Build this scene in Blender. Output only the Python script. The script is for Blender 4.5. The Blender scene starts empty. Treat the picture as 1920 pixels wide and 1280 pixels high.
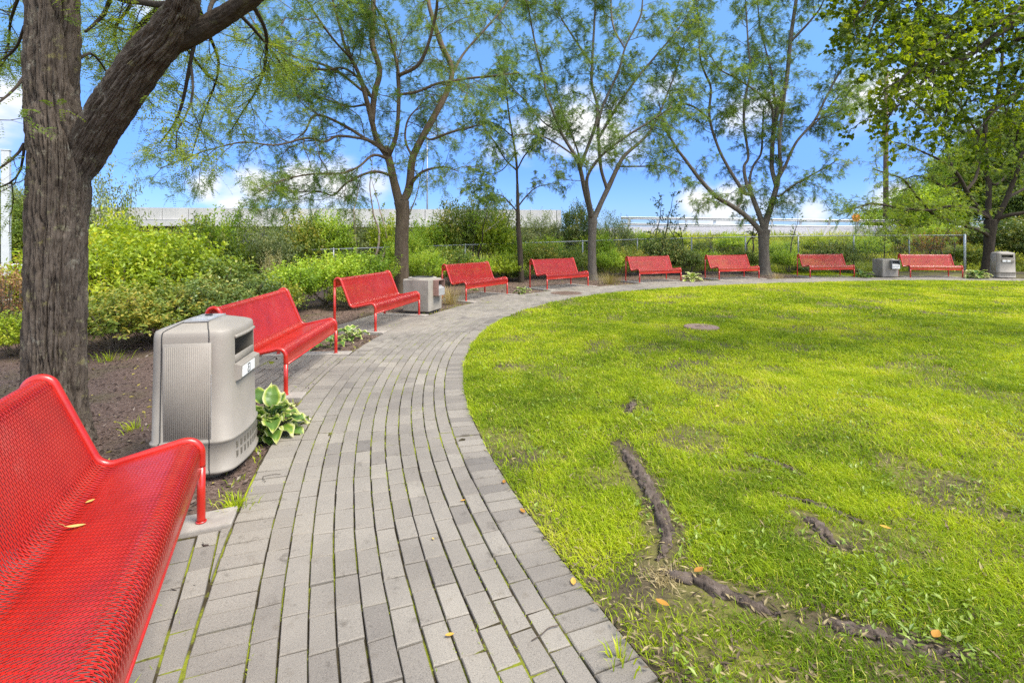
EXPOSURE = 1.36
SUNDIR = (.50, -.25, .84); SUN_E = 2.7; SUN_ANG = 28
SKY_E = .15; SKY_SAT = 1.08; SKY_VAL = 1.0; SKY_HUE = .5; CLOUD = 2.95
import bpy, math, random
import numpy as np
C = bpy.context.scene.collection
PI = math.pi
F, YH, H = 966.0, 444.0, 1.55          # focal length in photo pixels, horizon row, eye height
RNG = np.random.default_rng(11)

def px(u, v, Y):
    """a photo pixel at distance Y -> world point"""
    return np.array([(u - 960) * Y / F, Y, H - (v - YH) * Y / F])

# ------------------------------------------------------------------ noise
def _hash(ix, iy, iz, seed):
    h = (ix.astype(np.int64) * 374761393 + iy.astype(np.int64) * 668265263 + iz.astype(np.int64) * 2147483647 + seed * 974711)
    h = (h ^ (h >> 13)) * 1274126177
    h = h ^ (h >> 16)
    return (h & 0xFFFFFF) / float(0xFFFFFF)

def vnoise(p, seed=0):
    p = np.asarray(p, float)
    i = np.floor(p).astype(np.int64); f = p - i; f = f * f * (3 - 2 * f)
    r = 0
    for dx in (0, 1):
        for dy in (0, 1):
            for dz in (0, 1):
                w = (f[..., 0] if dx else 1 - f[..., 0]) * (f[..., 1] if dy else 1 - f[..., 1]) * (f[..., 2] if dz else 1 - f[..., 2])
                r = r + w * _hash(i[..., 0] + dx, i[..., 1] + dy, i[..., 2] + dz, seed)
    return r

def fbm(p, seed=0, octv=3):
    p = np.asarray(p, float); a = .5; s = 0; t = 0
    for k in range(octv):
        s = s + a * vnoise(p * 2 ** k, seed + k); t += a; a *= .5
    return s / t

def n2(x, y, sc, seed=0, octv=3):
    return fbm(np.stack([np.asarray(x) * sc, np.asarray(y) * sc, np.zeros_like(np.asarray(x, float))], -1), seed, octv)

def nrm(v):
    v = np.asarray(v, float)
    return v / np.maximum(np.linalg.norm(v, axis=-1, keepdims=True), 1e-9)

# ------------------------------------------------------------------ mesh building
class MB:
    def __init__(s): s.V = []; s.Q = []; s.T = []; s.n = 0; s.A = []; s.N = []
    def add(s, V, Q=None, T=None, tint=None, nor=None):
        V = np.asarray(V, np.float32).reshape(-1, 3)
        if Q is not None and len(Q): s.Q.append(np.asarray(Q, np.int64).reshape(-1, 4) + s.n)
        if T is not None and len(T): s.T.append(np.asarray(T, np.int64).reshape(-1, 3) + s.n)
        s.V.append(V); s.n += len(V)
        a = np.full(len(V), .5, np.float32) if tint is None else np.broadcast_to(np.asarray(tint, np.float32), (len(V),))
        s.A.append(a); s.N.append(np.zeros((len(V), 3), np.float32) if nor is None else np.asarray(nor, np.float32))
        return s
    def box(s, c, size, rz=0, tint=None, bev=0.0):
        x, y, z = np.array(size) / 2
        if bev <= 0:
            V = np.array([[-x,-y,-z],[x,-y,-z],[x,y,-z],[-x,y,-z],[-x,-y,z],[x,-y,z],[x,y,z],[-x,y,z]])
            Q = [[3,2,1,0],[4,5,6,7],[0,1,5,4],[1,2,6,5],[2,3,7,6],[3,0,4,7]]
        else:
            b = min(bev, .45 * min(size)); R = []
            for zz, q in ((-z, b), (-z + b, 0), (z - b, 0), (z, b)):
                R.append([[-x+q,-y+b+0*q,zz],[-x+b,-y+q,zz],[x-b,-y+q,zz],[x-q,-y+b,zz],[x-q,y-b,zz],[x-b,y-q,zz],[-x+b,y-q,zz],[-x+q,y-b,zz]])
            V = np.array(R).reshape(-1, 3); Q = []; 
            for k in range(3):
                for j in range(8):
                    Q.append([k*8+j, k*8+(j+1)%8, (k+1)*8+(j+1)%8, (k+1)*8+j])
            for o, fl in ((0, True), (24, False)):
                for a in ([0,1,2,3],[0,3,4,7],[4,5,6,7]):
                    q = [o+i for i in a]; Q.append(q[::-1] if fl else q)
        c_, s_ = math.cos(rz), math.sin(rz)
        V = np.stack([V[:,0]*c_-V[:,1]*s_, V[:,0]*s_+V[:,1]*c_, V[:,2]], 1) + np.array(c)
        return s.add(V, Q, tint=tint)
    def tube(s, P, R, n=8, tint=None, caps=True, disp=None):
        P = np.asarray(P, float); m = len(P); R = np.broadcast_to(np.asarray(R, float), (m,))
        T = nrm(np.gradient(P, axis=0))
        u = np.zeros((m, 3)); ref = np.array([0., 0, 1]) if abs(T[0, 2]) < .9 else np.array([1., 0, 0])
        u[0] = nrm(np.cross(ref, T[0]))
        for k in range(1, m):
            w = u[k-1] - T[k] * np.dot(u[k-1], T[k]); u[k] = w / max(np.linalg.norm(w), 1e-9)
        v = np.cross(T, u)
        a = np.arange(n) * 2 * PI / n
        rr = R[:, None] * np.ones((1, n))
        if disp is not None: rr = rr + disp(a, P, R)
        V = P[:, None] + rr[..., None] * (np.cos(a)[None, :, None] * u[:, None] + np.sin(a)[None, :, None] * v[:, None])
        k = np.arange(m - 1)[:, None] * n; j = np.arange(n)[None]; j2 = (j + 1) % n
        Q = np.stack([k + j, k + j2, k + n + j2, k + n + j], -1).reshape(-1, 4)
        V = V.reshape(-1, 3); Tt = None
        if caps:
            b = len(V); V = np.vstack([V, P[:1], P[-1:]]); j = np.arange(n); j2 = (j + 1) % n
            Tt = np.concatenate([np.stack([np.full(n, b), j2, j], 1), np.stack([np.full(n, b + 1), (m-1)*n + j, (m-1)*n + j2], 1)])
        return s.add(V, Q, Tt, tint=tint)
    def lathe(s, prof, n=24, c=(0, 0, 0), tint=None):
        prof = np.asarray(prof, float); m = len(prof); a = np.arange(n) * 2 * PI / n
        V = np.stack([prof[:, None, 0] * np.cos(a), prof[:, None, 0] * np.sin(a), prof[:, None, 1] * np.ones(n)], -1).reshape(-1, 3) + np.array(c)
        k = np.arange(m - 1)[:, None] * n; j = np.arange(n)[None]; j2 = (j + 1) % n
        return s.add(V, np.stack([k + j, k + j2, k + n + j2, k + n + j], -1).reshape(-1, 4), tint=tint)
    def grid(s, P, tint=None):
        P = np.asarray(P, float); m, n = P.shape[:2]
        k = np.arange(m - 1)[:, None] * n; j = np.arange(n - 1)[None]
        return s.add(P.reshape(-1, 3), np.stack([k + j, k + j + 1, k + n + j + 1, k + n + j], -1).reshape(-1, 4), tint=None if tint is None else np.asarray(tint).reshape(-1))
    def mesh(s, name, mat, smooth=True, normals=False):
        V = np.concatenate(s.V) if s.V else np.zeros((0, 3), np.float32)
        Q = np.concatenate(s.Q) if s.Q else np.zeros((0, 4), np.int64)
        T = np.concatenate(s.T) if s.T else np.zeros((0, 3), np.int64)
        me = bpy.data.meshes.new(name)
        me.vertices.add(len(V)); me.vertices.foreach_set('co', V.astype(np.float32).ravel())
        nl = len(Q) * 4 + len(T) * 3
        me.loops.add(nl); me.loops.foreach_set('vertex_index', np.concatenate([Q.ravel(), T.ravel()]).astype(np.int32))
        me.polygons.add(len(Q) + len(T))
        ls = np.concatenate([np.arange(len(Q)) * 4, len(Q) * 4 + np.arange(len(T)) * 3]).astype(np.int32)
        me.polygons.foreach_set('loop_start', ls)
        me.polygons.foreach_set('use_smooth', np.full(len(Q) + len(T), bool(smooth)))
        at = me.attributes.new('tint', 'FLOAT', 'POINT'); at.data.foreach_set('value', np.concatenate(s.A).astype(np.float32))
        me.update(calc_edges=True)
        if mat is not None: me.materials.append(mat)
        if normals: me.normals_split_custom_set_from_vertices(np.concatenate(s.N).tolist())
        return me
    def obj(s, name, mat, parent=None, smooth=True, normals=False):
        return link(name, s.mesh(name, mat, smooth, normals), parent)

def link(name, me, parent=None):
    o = bpy.data.objects.new(name, me); C.objects.link(o)
    if parent is not None: o.parent = parent
    return o
def thing(name, label, cat, loc=(0, 0, 0), rz=0, group=None):
    o = bpy.data.objects.new(name, None); C.objects.link(o); o.empty_display_size = .1
    o.location = tuple(float(a) for a in loc); o.rotation_euler = (0, 0, rz)
    return tag(o, label, cat, group)
def tag(o, label, cat, group=None, kind=None):
    o['label'] = label; o['category'] = cat
    if group: o['group'] = group
    if kind: o['kind'] = kind
    return o
def struct(o, kind='structure'):
    o['kind'] = kind; return o
def dup(root, loc, rz, label, group=None, scale=None):
    r = root.copy(); C.objects.link(r); r.location = tuple(float(a) for a in loc); r.rotation_euler = (0, 0, rz)
    r['label'] = label
    if group: r['group'] = group
    if scale is not None: r.scale = scale
    for ch in list(root.children):
        c = ch.copy(); C.objects.link(c); c.parent = r
        for g in list(ch.children):
            d = g.copy(); C.objects.link(d); d.parent = c
    return r
def smooth_poly(P, step=.1, it=0):
    """Catmull-Rom through the points, resampled evenly"""
    P = np.asarray(P, float)
    if len(P) > 2:
        Q = np.vstack([2*P[0]-P[1], P, 2*P[-1]-P[-2]]); out = []
        for k in range(1, len(Q) - 2):
            t = np.linspace(0, 1, 12, endpoint=False)[:, None]
            a, b, c, d = Q[k-1], Q[k], Q[k+1], Q[k+2]
            out.append(.5*((2*b)+(-a+c)*t+(2*a-5*b+4*c-d)*t**2+(-a+3*b-3*c+d)*t**3))
        P = np.vstack(out + [P[-1:]])
    L = np.concatenate([[0], np.cumsum(np.linalg.norm(np.diff(P[:, :3], axis=0), axis=1))])
    n = max(2, int(round(L[-1] / step)) + 1); s = np.linspace(0, L[-1], n)
    return np.stack([np.interp(s, L, P[:, k]) for k in range(P.shape[1])], 1)

# ------------------------------------------------------------------ materials
def mat(name):
    m = bpy.data.materials.new(name); m.use_nodes = True; nt = m.node_tree
    for n in list(nt.nodes): nt.nodes.remove(n)
    return m, nt
def N(nt, t, **kw):
    n = nt.nodes.new(t)
    for k, v in kw.items():
        if k == 'inp':
            for a, b in v.items(): n.inputs[a].default_value = b
        else: setattr(n, k, v)
    return n
def ramp(nt, stops, interp='LINEAR'):
    r = nt.nodes.new('ShaderNodeValToRGB'); r.color_ramp.interpolation = interp; e = r.color_ramp.elements
    while len(e) < len(stops): e.new(.5)
    for k, (p, c) in enumerate(stops): e[k].position = p; e[k].color = (*c, 1)
    return r
def bsdf(nt, **inp):
    b = nt.nodes.new('ShaderNodeBsdfPrincipled'); o = nt.nodes.new('ShaderNodeOutputMaterial'); nt.links.new(b.outputs[0], o.inputs[0])
    for k, v in inp.items(): b.inputs[k.replace('_', ' ')].default_value = v
    return b, o
def noise(nt, scale, detail=4, rough=.55, stretch=None, obj=True, dist=0):
    tc = nt.nodes.new('ShaderNodeTexCoord'); src = tc.outputs['Object' if obj else 'Generated']
    if stretch:
        mp = nt.nodes.new('ShaderNodeMapping'); mp.inputs['Scale'].default_value = stretch; nt.links.new(src, mp.inputs[0]); src = mp.outputs[0]
    n = nt.nodes.new('ShaderNodeTexNoise'); n.inputs['Scale'].default_value = scale; n.inputs['Detail'].default_value = detail; n.inputs['Roughness'].default_value = rough
    n.inputs['Distortion'].default_value = dist
    nt.links.new(src, n.inputs['Vector']); return n
def mix(nt, a, b, fac, mode='MIX'):
    m = nt.nodes.new('ShaderNodeMix'); m.data_type = 'RGBA'; m.blend_type = mode
    for s, v in ((0, fac), (6, a), (7, b)):
        if hasattr(v, 'is_linked') or hasattr(v, 'links'): nt.links.new(v, m.inputs[s])
        else: m.inputs[s].default_value = v if s == 0 else (*v, 1)
    return m.outputs[2]
def bump(nt, h, b, strength=.5, dist=.01):
    n = nt.nodes.new('ShaderNodeBump'); n.inputs['Strength'].default_value = strength; n.inputs['Distance'].default_value = dist
    nt.links.new(h, n.inputs['Height']); nt.links.new(n.outputs[0], b.inputs['Normal'])
def attr(nt, name='tint'):
    a = nt.nodes.new('ShaderNodeAttribute'); a.attribute_name = name; return a.outputs['Fac']

def m_noise(name, stops, scale, rough=.85, bmp=.4, bdist=.01, bscale=None, stretch=None, spec=.3, detail=6, metallic=0, dist=0):
    m, nt = mat(name); b, o = bsdf(nt, Roughness=rough, Metallic=metallic); b.inputs['Specular IOR Level'].default_value = spec
    n = noise(nt, scale, detail, .6, stretch, dist=dist); r = ramp(nt, stops); nt.links.new(n.outputs[0], r.inputs[0]); nt.links.new(r.outputs[0], b.inputs['Base Color'])
    if bmp:
        n2_ = noise(nt, bscale or scale * 3, 6, .65, stretch); bump(nt, n2_.outputs[0], b, bmp, bdist)
    return m
def m_leaf(name, stops, trans=.35, rough=.45, tcol=1.5, spec=.35):
    """leaf: tint attribute picks the colour; light also passes through"""
    m, nt = mat(name); b, o = bsdf(nt, Roughness=rough); b.inputs['Specular IOR Level'].default_value = spec
    r = ramp(nt, stops); nt.links.new(attr(nt), r.inputs[0]); nt.links.new(r.outputs[0], b.inputs['Base Color'])
    t = N(nt, 'ShaderNodeBsdfTranslucent'); g = N(nt, 'ShaderNodeMix', data_type='RGBA', blend_type='MULTIPLY'); g.inputs[0].default_value = 1
    nt.links.new(r.outputs[0], g.inputs[6]); g.inputs[7].default_value = (1.25 * tcol, 1.15 * tcol, .5 * tcol, 1); nt.links.new(g.outputs[2], t.inputs[0])
    x = N(nt, 'ShaderNodeMixShader'); x.inputs[0].default_value = trans; nt.links.new(b.outputs[0], x.inputs[1]); nt.links.new(t.outputs[0], x.inputs[2]); nt.links.new(x.outputs[0], o.inputs[0])
    return m
def m_plain(name, col, rough=.5, metallic=0, spec=.5, var=.12, scale=6, bmp=0, coat=0):
    m, nt = mat(name); b, o = bsdf(nt, Roughness=rough, Metallic=metallic); b.inputs['Specular IOR Level'].default_value = spec; b.inputs['Coat Weight'].default_value = coat
    n = noise(nt, scale, 5); r = ramp(nt, [(.3, tuple(c * (1 - var) for c in col)), (.7, tuple(min(1, c * (1 + var)) for c in col))])
    nt.links.new(n.outputs[0], r.inputs[0]); nt.links.new(r.outputs[0], b.inputs['Base Color'])
    if bmp: bump(nt, noise(nt, scale * 12, 4).outputs[0], b, bmp, .002)
    return m
def mixfac(nt, sock, k):
    m = N(nt, 'ShaderNodeMath', operation='MULTIPLY'); m.inputs[1].default_value = k; nt.links.new(sock, m.inputs[0]); return m.outputs[0]
# ------------------------------------------------------------------ scene settings, camera, light
sc = bpy.context.scene
sc.view_settings.view_transform = 'Standard'; sc.view_settings.look = 'None'; sc.view_settings.gamma = 1.0
sc.view_settings.exposure = EXPOSURE
sc.render.engine = 'CYCLES'
sc.cycles.use_denoising = False
sc.cycles.max_bounces = 8; sc.cycles.transparent_max_bounces = 8; sc.cycles.transmission_bounces = 4; sc.cycles.caustics_reflective = False; sc.cycles.caustics_refractive = False
sc.cycles.sample_clamp_indirect = 6
cam = bpy.data.cameras.new('camera'); co = bpy.data.objects.new('camera', cam); C.objects.link(co); sc.camera = co
co.location = (0, 0, H); co.rotation_euler = (PI / 2, 0, 0)
cam.sensor_width = 36; cam.lens = F / 1920 * 36; cam.shift_y = -(640 - YH) / 1920; cam.clip_end = 3000; cam.clip_start = .05

SUN = nrm(np.array(SUNDIR))
sel = math.asin(SUN[2]); saz = math.atan2(SUN[0], SUN[1])
ld = bpy.data.lights.new('sun', 'SUN'); lo = bpy.data.objects.new('sun', ld); C.objects.link(lo)
ld.energy = SUN_E; ld.angle = math.radians(SUN_ANG); ld.color = (1, .94, .84)
lo.rotation_euler = (PI / 2 - sel, 0, PI - saz)
lo.location = (0, 0, 30)

w = bpy.data.worlds.new('World'); sc.world = w; w.use_nodes = True; nt = w.node_tree
for n in list(nt.nodes): nt.nodes.remove(n)
sky = N(nt, 'ShaderNodeTexSky', sky_type='NISHITA'); sky.sun_disc = False; sky.sun_elevation = sel; sky.sun_rotation = saz
sky.air_density = 1.0; sky.dust_density = .3; sky.ozone_density = 2.0; sky.altitude = 200
hs = N(nt, 'ShaderNodeHueSaturation'); hs.inputs['Saturation'].default_value = SKY_SAT; hs.inputs['Value'].default_value = SKY_VAL; hs.inputs['Hue'].default_value = SKY_HUE
nt.links.new(sky.outputs[0], hs.inputs['Color'])
tc = N(nt, 'ShaderNodeTexCoord'); dirv = tc.outputs['Generated']
# cumulus banks: soft balls on the sky sphere broken up by noise
blobs = []
for u, v, r, k in [(1090, 235, .075, 1), (1140, 255, .06, 1), (1040, 250, .05, .9), (980, 262, .05, .8), (1110, 290, .045, .7), (1190, 268, .05, .8), (1070, 190, .04, .6), (930, 275, .05, .55), (1150, 215, .05, .7),
                   (560, 350, .06, 1), (640, 345, .06, 1), (480, 345, .05, .95), (390, 352, .04, .8), (700, 350, .05, .9), (610, 380, .07, .8), (440, 372, .06, .7),
                   (1310, 385, .05, 1), (1380, 372, .05, .95), (1360, 400, .06, .9), (1300, 405, .05, .8), (1520, 398, .035, .8), (1480, 375, .04, .6), (1430, 385, .05, .6),
                   (1620, 180, .06, .85), (1660, 165, .06, .8), (1600, 200, .04, .6), (1760, 150, .08, .8), (1420, 205, .07, .8), (1390, 225, .05, .7), (20, 190, .06, .8), (-60, 210, .1, .9),
                   (280, 15, .05, .5), (820, 255, .05, .4), (1240, 160, .05, .5), (1300, 190, .05, .4), (1700, 380, .06, .8), (1850, 300, .09, .8)]:
    d = nrm(np.array([(u - 960) / F, 1, (YH - v) / F]))
    q = N(nt, 'ShaderNodeVectorMath', operation='DISTANCE'); q.inputs[1].default_value = tuple(d); nt.links.new(dirv, q.inputs[0])
    mr = N(nt, 'ShaderNodeMapRange', interpolation_type='SMOOTHSTEP'); mr.inputs['From Min'].default_value = 0; mr.inputs['From Max'].default_value = r * 1.5
    mr.inputs['To Min'].default_value = k; mr.inputs['To Max'].default_value = 0; nt.links.new(q.outputs['Value'], mr.inputs['Value']); blobs.append(mr.outputs[0])
acc = blobs[0]
for b_ in blobs[1:]:
    mx = N(nt, 'ShaderNodeMath', operation='MAXIMUM'); nt.links.new(acc, mx.inputs[0]); nt.links.new(b_, mx.inputs[1]); acc = mx.outputs[0]
mp = N(nt, 'ShaderNodeMapping'); mp.inputs['Scale'].default_value = (1, 1, 2.1); nt.links.new(dirv, mp.inputs[0])
cn = N(nt, 'ShaderNodeTexNoise'); cn.inputs['Scale'].default_value = 9; cn.inputs['Detail'].default_value = 7; cn.inputs['Roughness'].default_value = .55; nt.links.new(mp.outputs[0], cn.inputs['Vector'])
cn2 = N(nt, 'ShaderNodeTexNoise'); cn2.inputs['Scale'].default_value = 2.3; cn2.inputs['Detail'].default_value = 5; nt.links.new(mp.outputs[0], cn2.inputs['Vector'])
sz0 = N(nt, 'ShaderNodeSeparateXYZ'); nt.links.new(dirv, sz0.inputs[0])
zr = ramp(nt, [(0, (.20, .295, .57)), (.12, (.215, .315, .61)), (.30, (.42, .545, .66)), (.5, (.64, .74, .77))]); nt.links.new(sz0.outputs['Z'], zr.inputs[0]); skyc = mix(nt, hs.outputs[0], zr.outputs[0], 1, 'MULTIPLY')   # tint ramp: sky colour darkened and kept blue towards the horizon
# cloud added out of view (behind the camera, overhead) to raise the fill light
sx = N(nt, 'ShaderNodeSeparateXYZ'); nt.links.new(dirv, sx.inputs[0])
bk = N(nt, 'ShaderNodeMapRange'); bk.inputs['From Min'].default_value = .25; bk.inputs['From Max'].default_value = -.3; bk.inputs['To Max'].default_value = 1.1; nt.links.new(sx.outputs['Y'], bk.inputs['Value'])
zk = N(nt, 'ShaderNodeMapRange'); zk.inputs['From Min'].default_value = .46; zk.inputs['From Max'].default_value = .75; zk.inputs['To Max'].default_value = .8; nt.links.new(sx.outputs['Z'], zk.inputs['Value'])
bz = N(nt, 'ShaderNodeMath', operation='MAXIMUM'); nt.links.new(bk.outputs[0], bz.inputs[0]); nt.links.new(zk.outputs[0], bz.inputs[1]); bk = bz
bm = N(nt, 'ShaderNodeMath', operation='MULTIPLY'); nt.links.new(bk.outputs[0], bm.inputs[0]); nt.links.new(cn2.outputs[0], bm.inputs[1])
mx = N(nt, 'ShaderNodeMath', operation='MAXIMUM'); nt.links.new(acc, mx.inputs[0]); nt.links.new(bm.outputs[0], mx.inputs[1])
su = N(nt, 'ShaderNodeMath', operation='MULTIPLY_ADD'); nt.links.new(cn.outputs[0], su.inputs[0]); su.inputs[1].default_value = 1.3; nt.links.new(mx.outputs[0], su.inputs[2])
cm = N(nt, 'ShaderNodeMapRange', interpolation_type='SMOOTHSTEP'); cm.inputs['From Min'].default_value = .90; cm.inputs['From Max'].default_value = 1.62; nt.links.new(su.outputs[0], cm.inputs['Value'])
cc = ramp(nt, [(.3, (.84, .88, .94)), (.62, (1, 1, .99))]); nt.links.new(cn.outputs[0], cc.inputs[0])
cs = N(nt, 'ShaderNodeVectorMath', operation='SCALE'); nt.links.new(cc.outputs[0], cs.inputs[0]); cz = N(nt, 'ShaderNodeMath', operation='MULTIPLY_ADD'); nt.links.new(bz.outputs[0], cz.inputs[0]); cz.inputs[1].default_value = 2.1 * CLOUD; cz.inputs[2].default_value = CLOUD; nt.links.new(cz.outputs[0], cs.inputs['Scale'])  # the added cloud out of view is made brighter, as fill light
mm = N(nt, 'ShaderNodeMix', data_type='RGBA'); nt.links.new(cm.outputs[0], mm.inputs[0]); nt.links.new(skyc, mm.inputs[6]); nt.links.new(cs.outputs[0], mm.inputs[7])
bg = N(nt, 'ShaderNodeBackground'); bg.inputs['Strength'].default_value = SKY_E; nt.links.new(mm.outputs[2], bg.inputs[0])
wo = N(nt, 'ShaderNodeOutputWorld'); nt.links.new(bg.outputs[0], wo.inputs[0])

# ------------------------------------------------------------------ terrain
def ss(t): t = np.clip(t, 0, 1); return t * t * (3 - 2 * t)
def yfence(x): return np.interp(x, [-12, -8, -3.5, 0, 4, 8, 12, 40], [16.8, 18.3, 20.0, 21, 22, 22.8, 23, 23])
def gz(x, y):
    x = np.asarray(x, float); y = np.asarray(y, float); yf = yfence(x)
    yc = np.interp(x, [-2, 8], [45, 36.2]); zc = np.interp(x, [-10, 0, 8], [.6, 1.7, 2.22])
    z = -.06 + ss((y - yf - .3) / (yc - yf - .3)) * (zc + .06)
    z = z - .4 * ss((-x + 1) / 6) * ss((y - 13) / 5) * (1 - ss((y - yf) / 12))
    z = z - .95 * ss((-x - 7.5) / 4) * (1 - ss((y - 34) / 12))
    z = z - 6 * ss((y - 62) / 60)
    z = z + (n2(x, y, .35, 3) - .5) * .25 * ss((y - yf) / 2) * (1 - ss((y - 33) / 2))
    return z
xs = np.concatenate([np.linspace(-600, -45, 14), np.linspace(-40, 45, 120), np.linspace(50, 600, 14)]); ys = np.concatenate([np.linspace(-400, -12, 10), np.linspace(-10, 66, 120), np.linspace(72, 900, 24)])
gx, gy = np.meshgrid(xs, ys)
m_ground = m_noise('ground_earth', [(.3, (.035, .04, .012)), (.5, (.09, .10, .022)), (.7, (.13, .12, .035))], 1.2, .95, .6, .05)
g = MB(); g.grid(np.stack([gx, gy, gz(gx, gy)], -1)); struct(g.obj('ground', m_ground))

# ------------------------------------------------------------------ the curved walk
IN = [(4.9, -4.9), (3.6, -3.3), (2.55, -1.9), (1.72, -.55), (1.05, .65), (.5, 1.81), (.22, 2.46), (-.03, 3.21), (-.28, 4.05), (-.46, 4.85), (-.57, 5.75), (-.62, 6.77), (-.60, 7.72), (-.48, 8.6), (-.25, 9.6), (.1, 10.65), (.57, 11.65), (1.17, 12.62),
      (1.92, 13.5), (2.9, 14.35), (4.05, 15.15), (5.5, 15.95), (7.0, 16.58), (8.5, 17.08), (10.2, 17.55), (12, 17.95), (14, 18.2), (15.8, 18.2), (17.6, 17.95), (19.5, 17.3), (21.4, 16.2), (23, 14.6), (24.1, 12.4), (24.5, 10), (24.3, 7.5), (23.4, 5)]
cur = smooth_poly(IN, .02)
for _ in range(6):
    k = np.ones(61) / 61; pad = np.vstack([np.repeat(cur[:1], 30, 0), cur, np.repeat(cur[-1:], 30, 0)])
    cur = np.stack([np.convolve(pad[:, i], k, 'valid') for i in (0, 1)], 1)
cur = cur[80:-80]; cur = smooth_poly(cur, .02)
ctan = nrm(np.gradient(cur, axis=0)); cnor = np.stack([-ctan[:, 1], ctan[:, 0]], 1)     # points away from the lawn
W = 1.556
def off(d): return cur + cnor * d
def pdist(P):
    """signed distance from the lawn edge, + towards the walk and beds; index of the nearest curve sample"""
    P = np.asarray(P, float).reshape(-1, 2); sub = cur[::8]; out = np.empty(len(P)); idx = np.empty(len(P), int)
    for a in range(0, len(P), 20000):
        q = P[a:a+20000]; D = ((q[:, None] - sub[None]) ** 2).sum(-1); i = D.argmin(1) * 8
        out[a:a+20000] = ((q - cur[i]) * cnor[i]).sum(1); idx[a:a+20000] = i
    return out, idx

def paver(mb, q, tint, top, t_in=.006):
    """q: four plan corners in order; bevelled block"""
    q = np.asarray(q, float); c = q.mean(0); dirs = nrm(c - q)
    e = (q + dirs * t_in * .9)
    tilt = RNG.normal(0, .0012, 4)
    V = np.vstack([np.c_[q, np.full(4, -.055)], np.c_[q, top + tilt - .0045], np.c_[e, top + tilt]])
    Q = []
    for k in (0, 4):
        for j in range(4): Q.append([k+j, k+(j+1) % 4, k+4+(j+1) % 4, k+4+j])
    Q.append([8, 9, 10, 11])
    mb.add(V, Q, tint=tint)
def arc_row(mb, d0, d1, length, jl, jw, phase, base, var):
    a, b = off(d0 + jw / 2), off(d1 - jw / 2); mid = off((d0 + d1) / 2)
    L = np.concatenate([[0], np.cumsum(np.linalg.norm(np.diff(mid, axis=0), axis=1))]); s = phase
    while s + length < L[-1]:
        l = length * RNG.uniform(.975, 1.02)
        ia, ib = np.interp([s + jl / 2, s + l - jl / 2], L, np.arange(len(L)))
        f = lambda arr, i: np.array([np.interp(i, np.arange(len(arr)), arr[:, k]) for k in (0, 1)])
        jit = RNG.normal(0, .0013, (4, 2))
        q = np.array([f(a, ia), f(a, ib), f(b, ib), f(b, ia)]) + jit
        paver(mb, q[::-1] if True else q, float(np.clip(base + RNG.normal(0, var), 0, 1)), RNG.normal(0, .0016))
        s += l
def m_paver():
    m, nt = mat('paver_concrete'); b, o = bsdf(nt, Roughness=.88); b.inputs['Specular IOR Level'].default_value = .25
    r = ramp(nt, [(0, (.155, .139, .122)), (.35, (.22, .194, .162)), (.65, (.27, .24, .198)), (1, (.32, .285, .232))]); nt.links.new(attr(nt), r.inputs[0])
    big = noise(nt, .9, 4); rb = ramp(nt, [(.3, (.72, .72, .73)), (.55, (1, 1, 1)), (.75, (1.0, .98, .93))]); nt.links.new(big.outputs[0], rb.inputs[0])
    c1 = mix(nt, r.outputs[0], rb.outputs[0], 1, 'MULTIPLY')
    sp = noise(nt, 190, 4, .75); rs = ramp(nt, [(.34, (.42, .42, .42)), (.45, (.95, .95, .95)), (.60, (1, 1, 1)), (.68, (1.6, 1.57, 1.5))]); nt.links.new(sp.outputs[0], rs.inputs[0])
    c2 = mix(nt, c1, rs.outputs[0], .8, 'MULTIPLY')
    st = noise(nt, 7, 5, .7); rst = ramp(nt, [(.28, (.34, .32, .30)), (.40, (1, 1, 1)), (.60, (1, 1, 1)), (.74, (.66, .62, .56))]); nt.links.new(st.outputs[0], rst.inputs[0])
    c3 = mix(nt, c2, rst.outputs[0], .7, 'MULTIPLY'); nt.links.new(c3, b.inputs['Base Color'])
    bump(nt, sp.outputs[0], b, .8, .004); return m
def m_joint():
    m, nt = mat('joint_moss'); b, o = bsdf(nt, Roughness=1); b.inputs['Specular IOR Level'].default_value = .1
    n = noise(nt, 2.6, 6, .7); r = ramp(nt, [(.36, (.025, .02, .014)), (.48, (.06, .048, .026)), (.54, (.17, .185, .02)), (.7, (.27, .30, .022))]); nt.links.new(n.outputs[0], r.inputs[0]); nt.links.new(r.outputs[0], b.inputs['Base Color'])
    bump(nt, noise(nt, 120, 4).outputs[0], b, 1, .006); return m
M_PAVER, M_JOINT = m_paver(), m_joint()
pv = MB()
arc_row(pv, .0, .206, .104, .0085, .010, .03, .42, .13)
for k in range(11):
    arc_row(pv, .206 + k * .104, .206 + (k + 1) * .104, .206, .0072, .0085 if k < 6 else .0072, RNG.uniform(0, .2), .52, .12)
arc_row(pv, 1.35, W, .104, .0085, .010, .01, .55, .11)
# joint bed under the blocks, bulging a little where moss grows
rows = []
for d in np.linspace(-.03, W + .012, 78):
    p = off(d)[::4]; rows.append(np.c_[p, -.015 + .0115 * (ss((n2(p[:, 0], p[:, 1], 2.6, 8, 4) - .5) * 5))])
bed = MB(); bed.grid(np.array(rows).transpose(1, 0, 2)[:, ::-1]); path = pv.obj('path', M_PAVER, None, False); struct(path)
struct(bed.obj('path_joints', M_JOINT))

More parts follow.
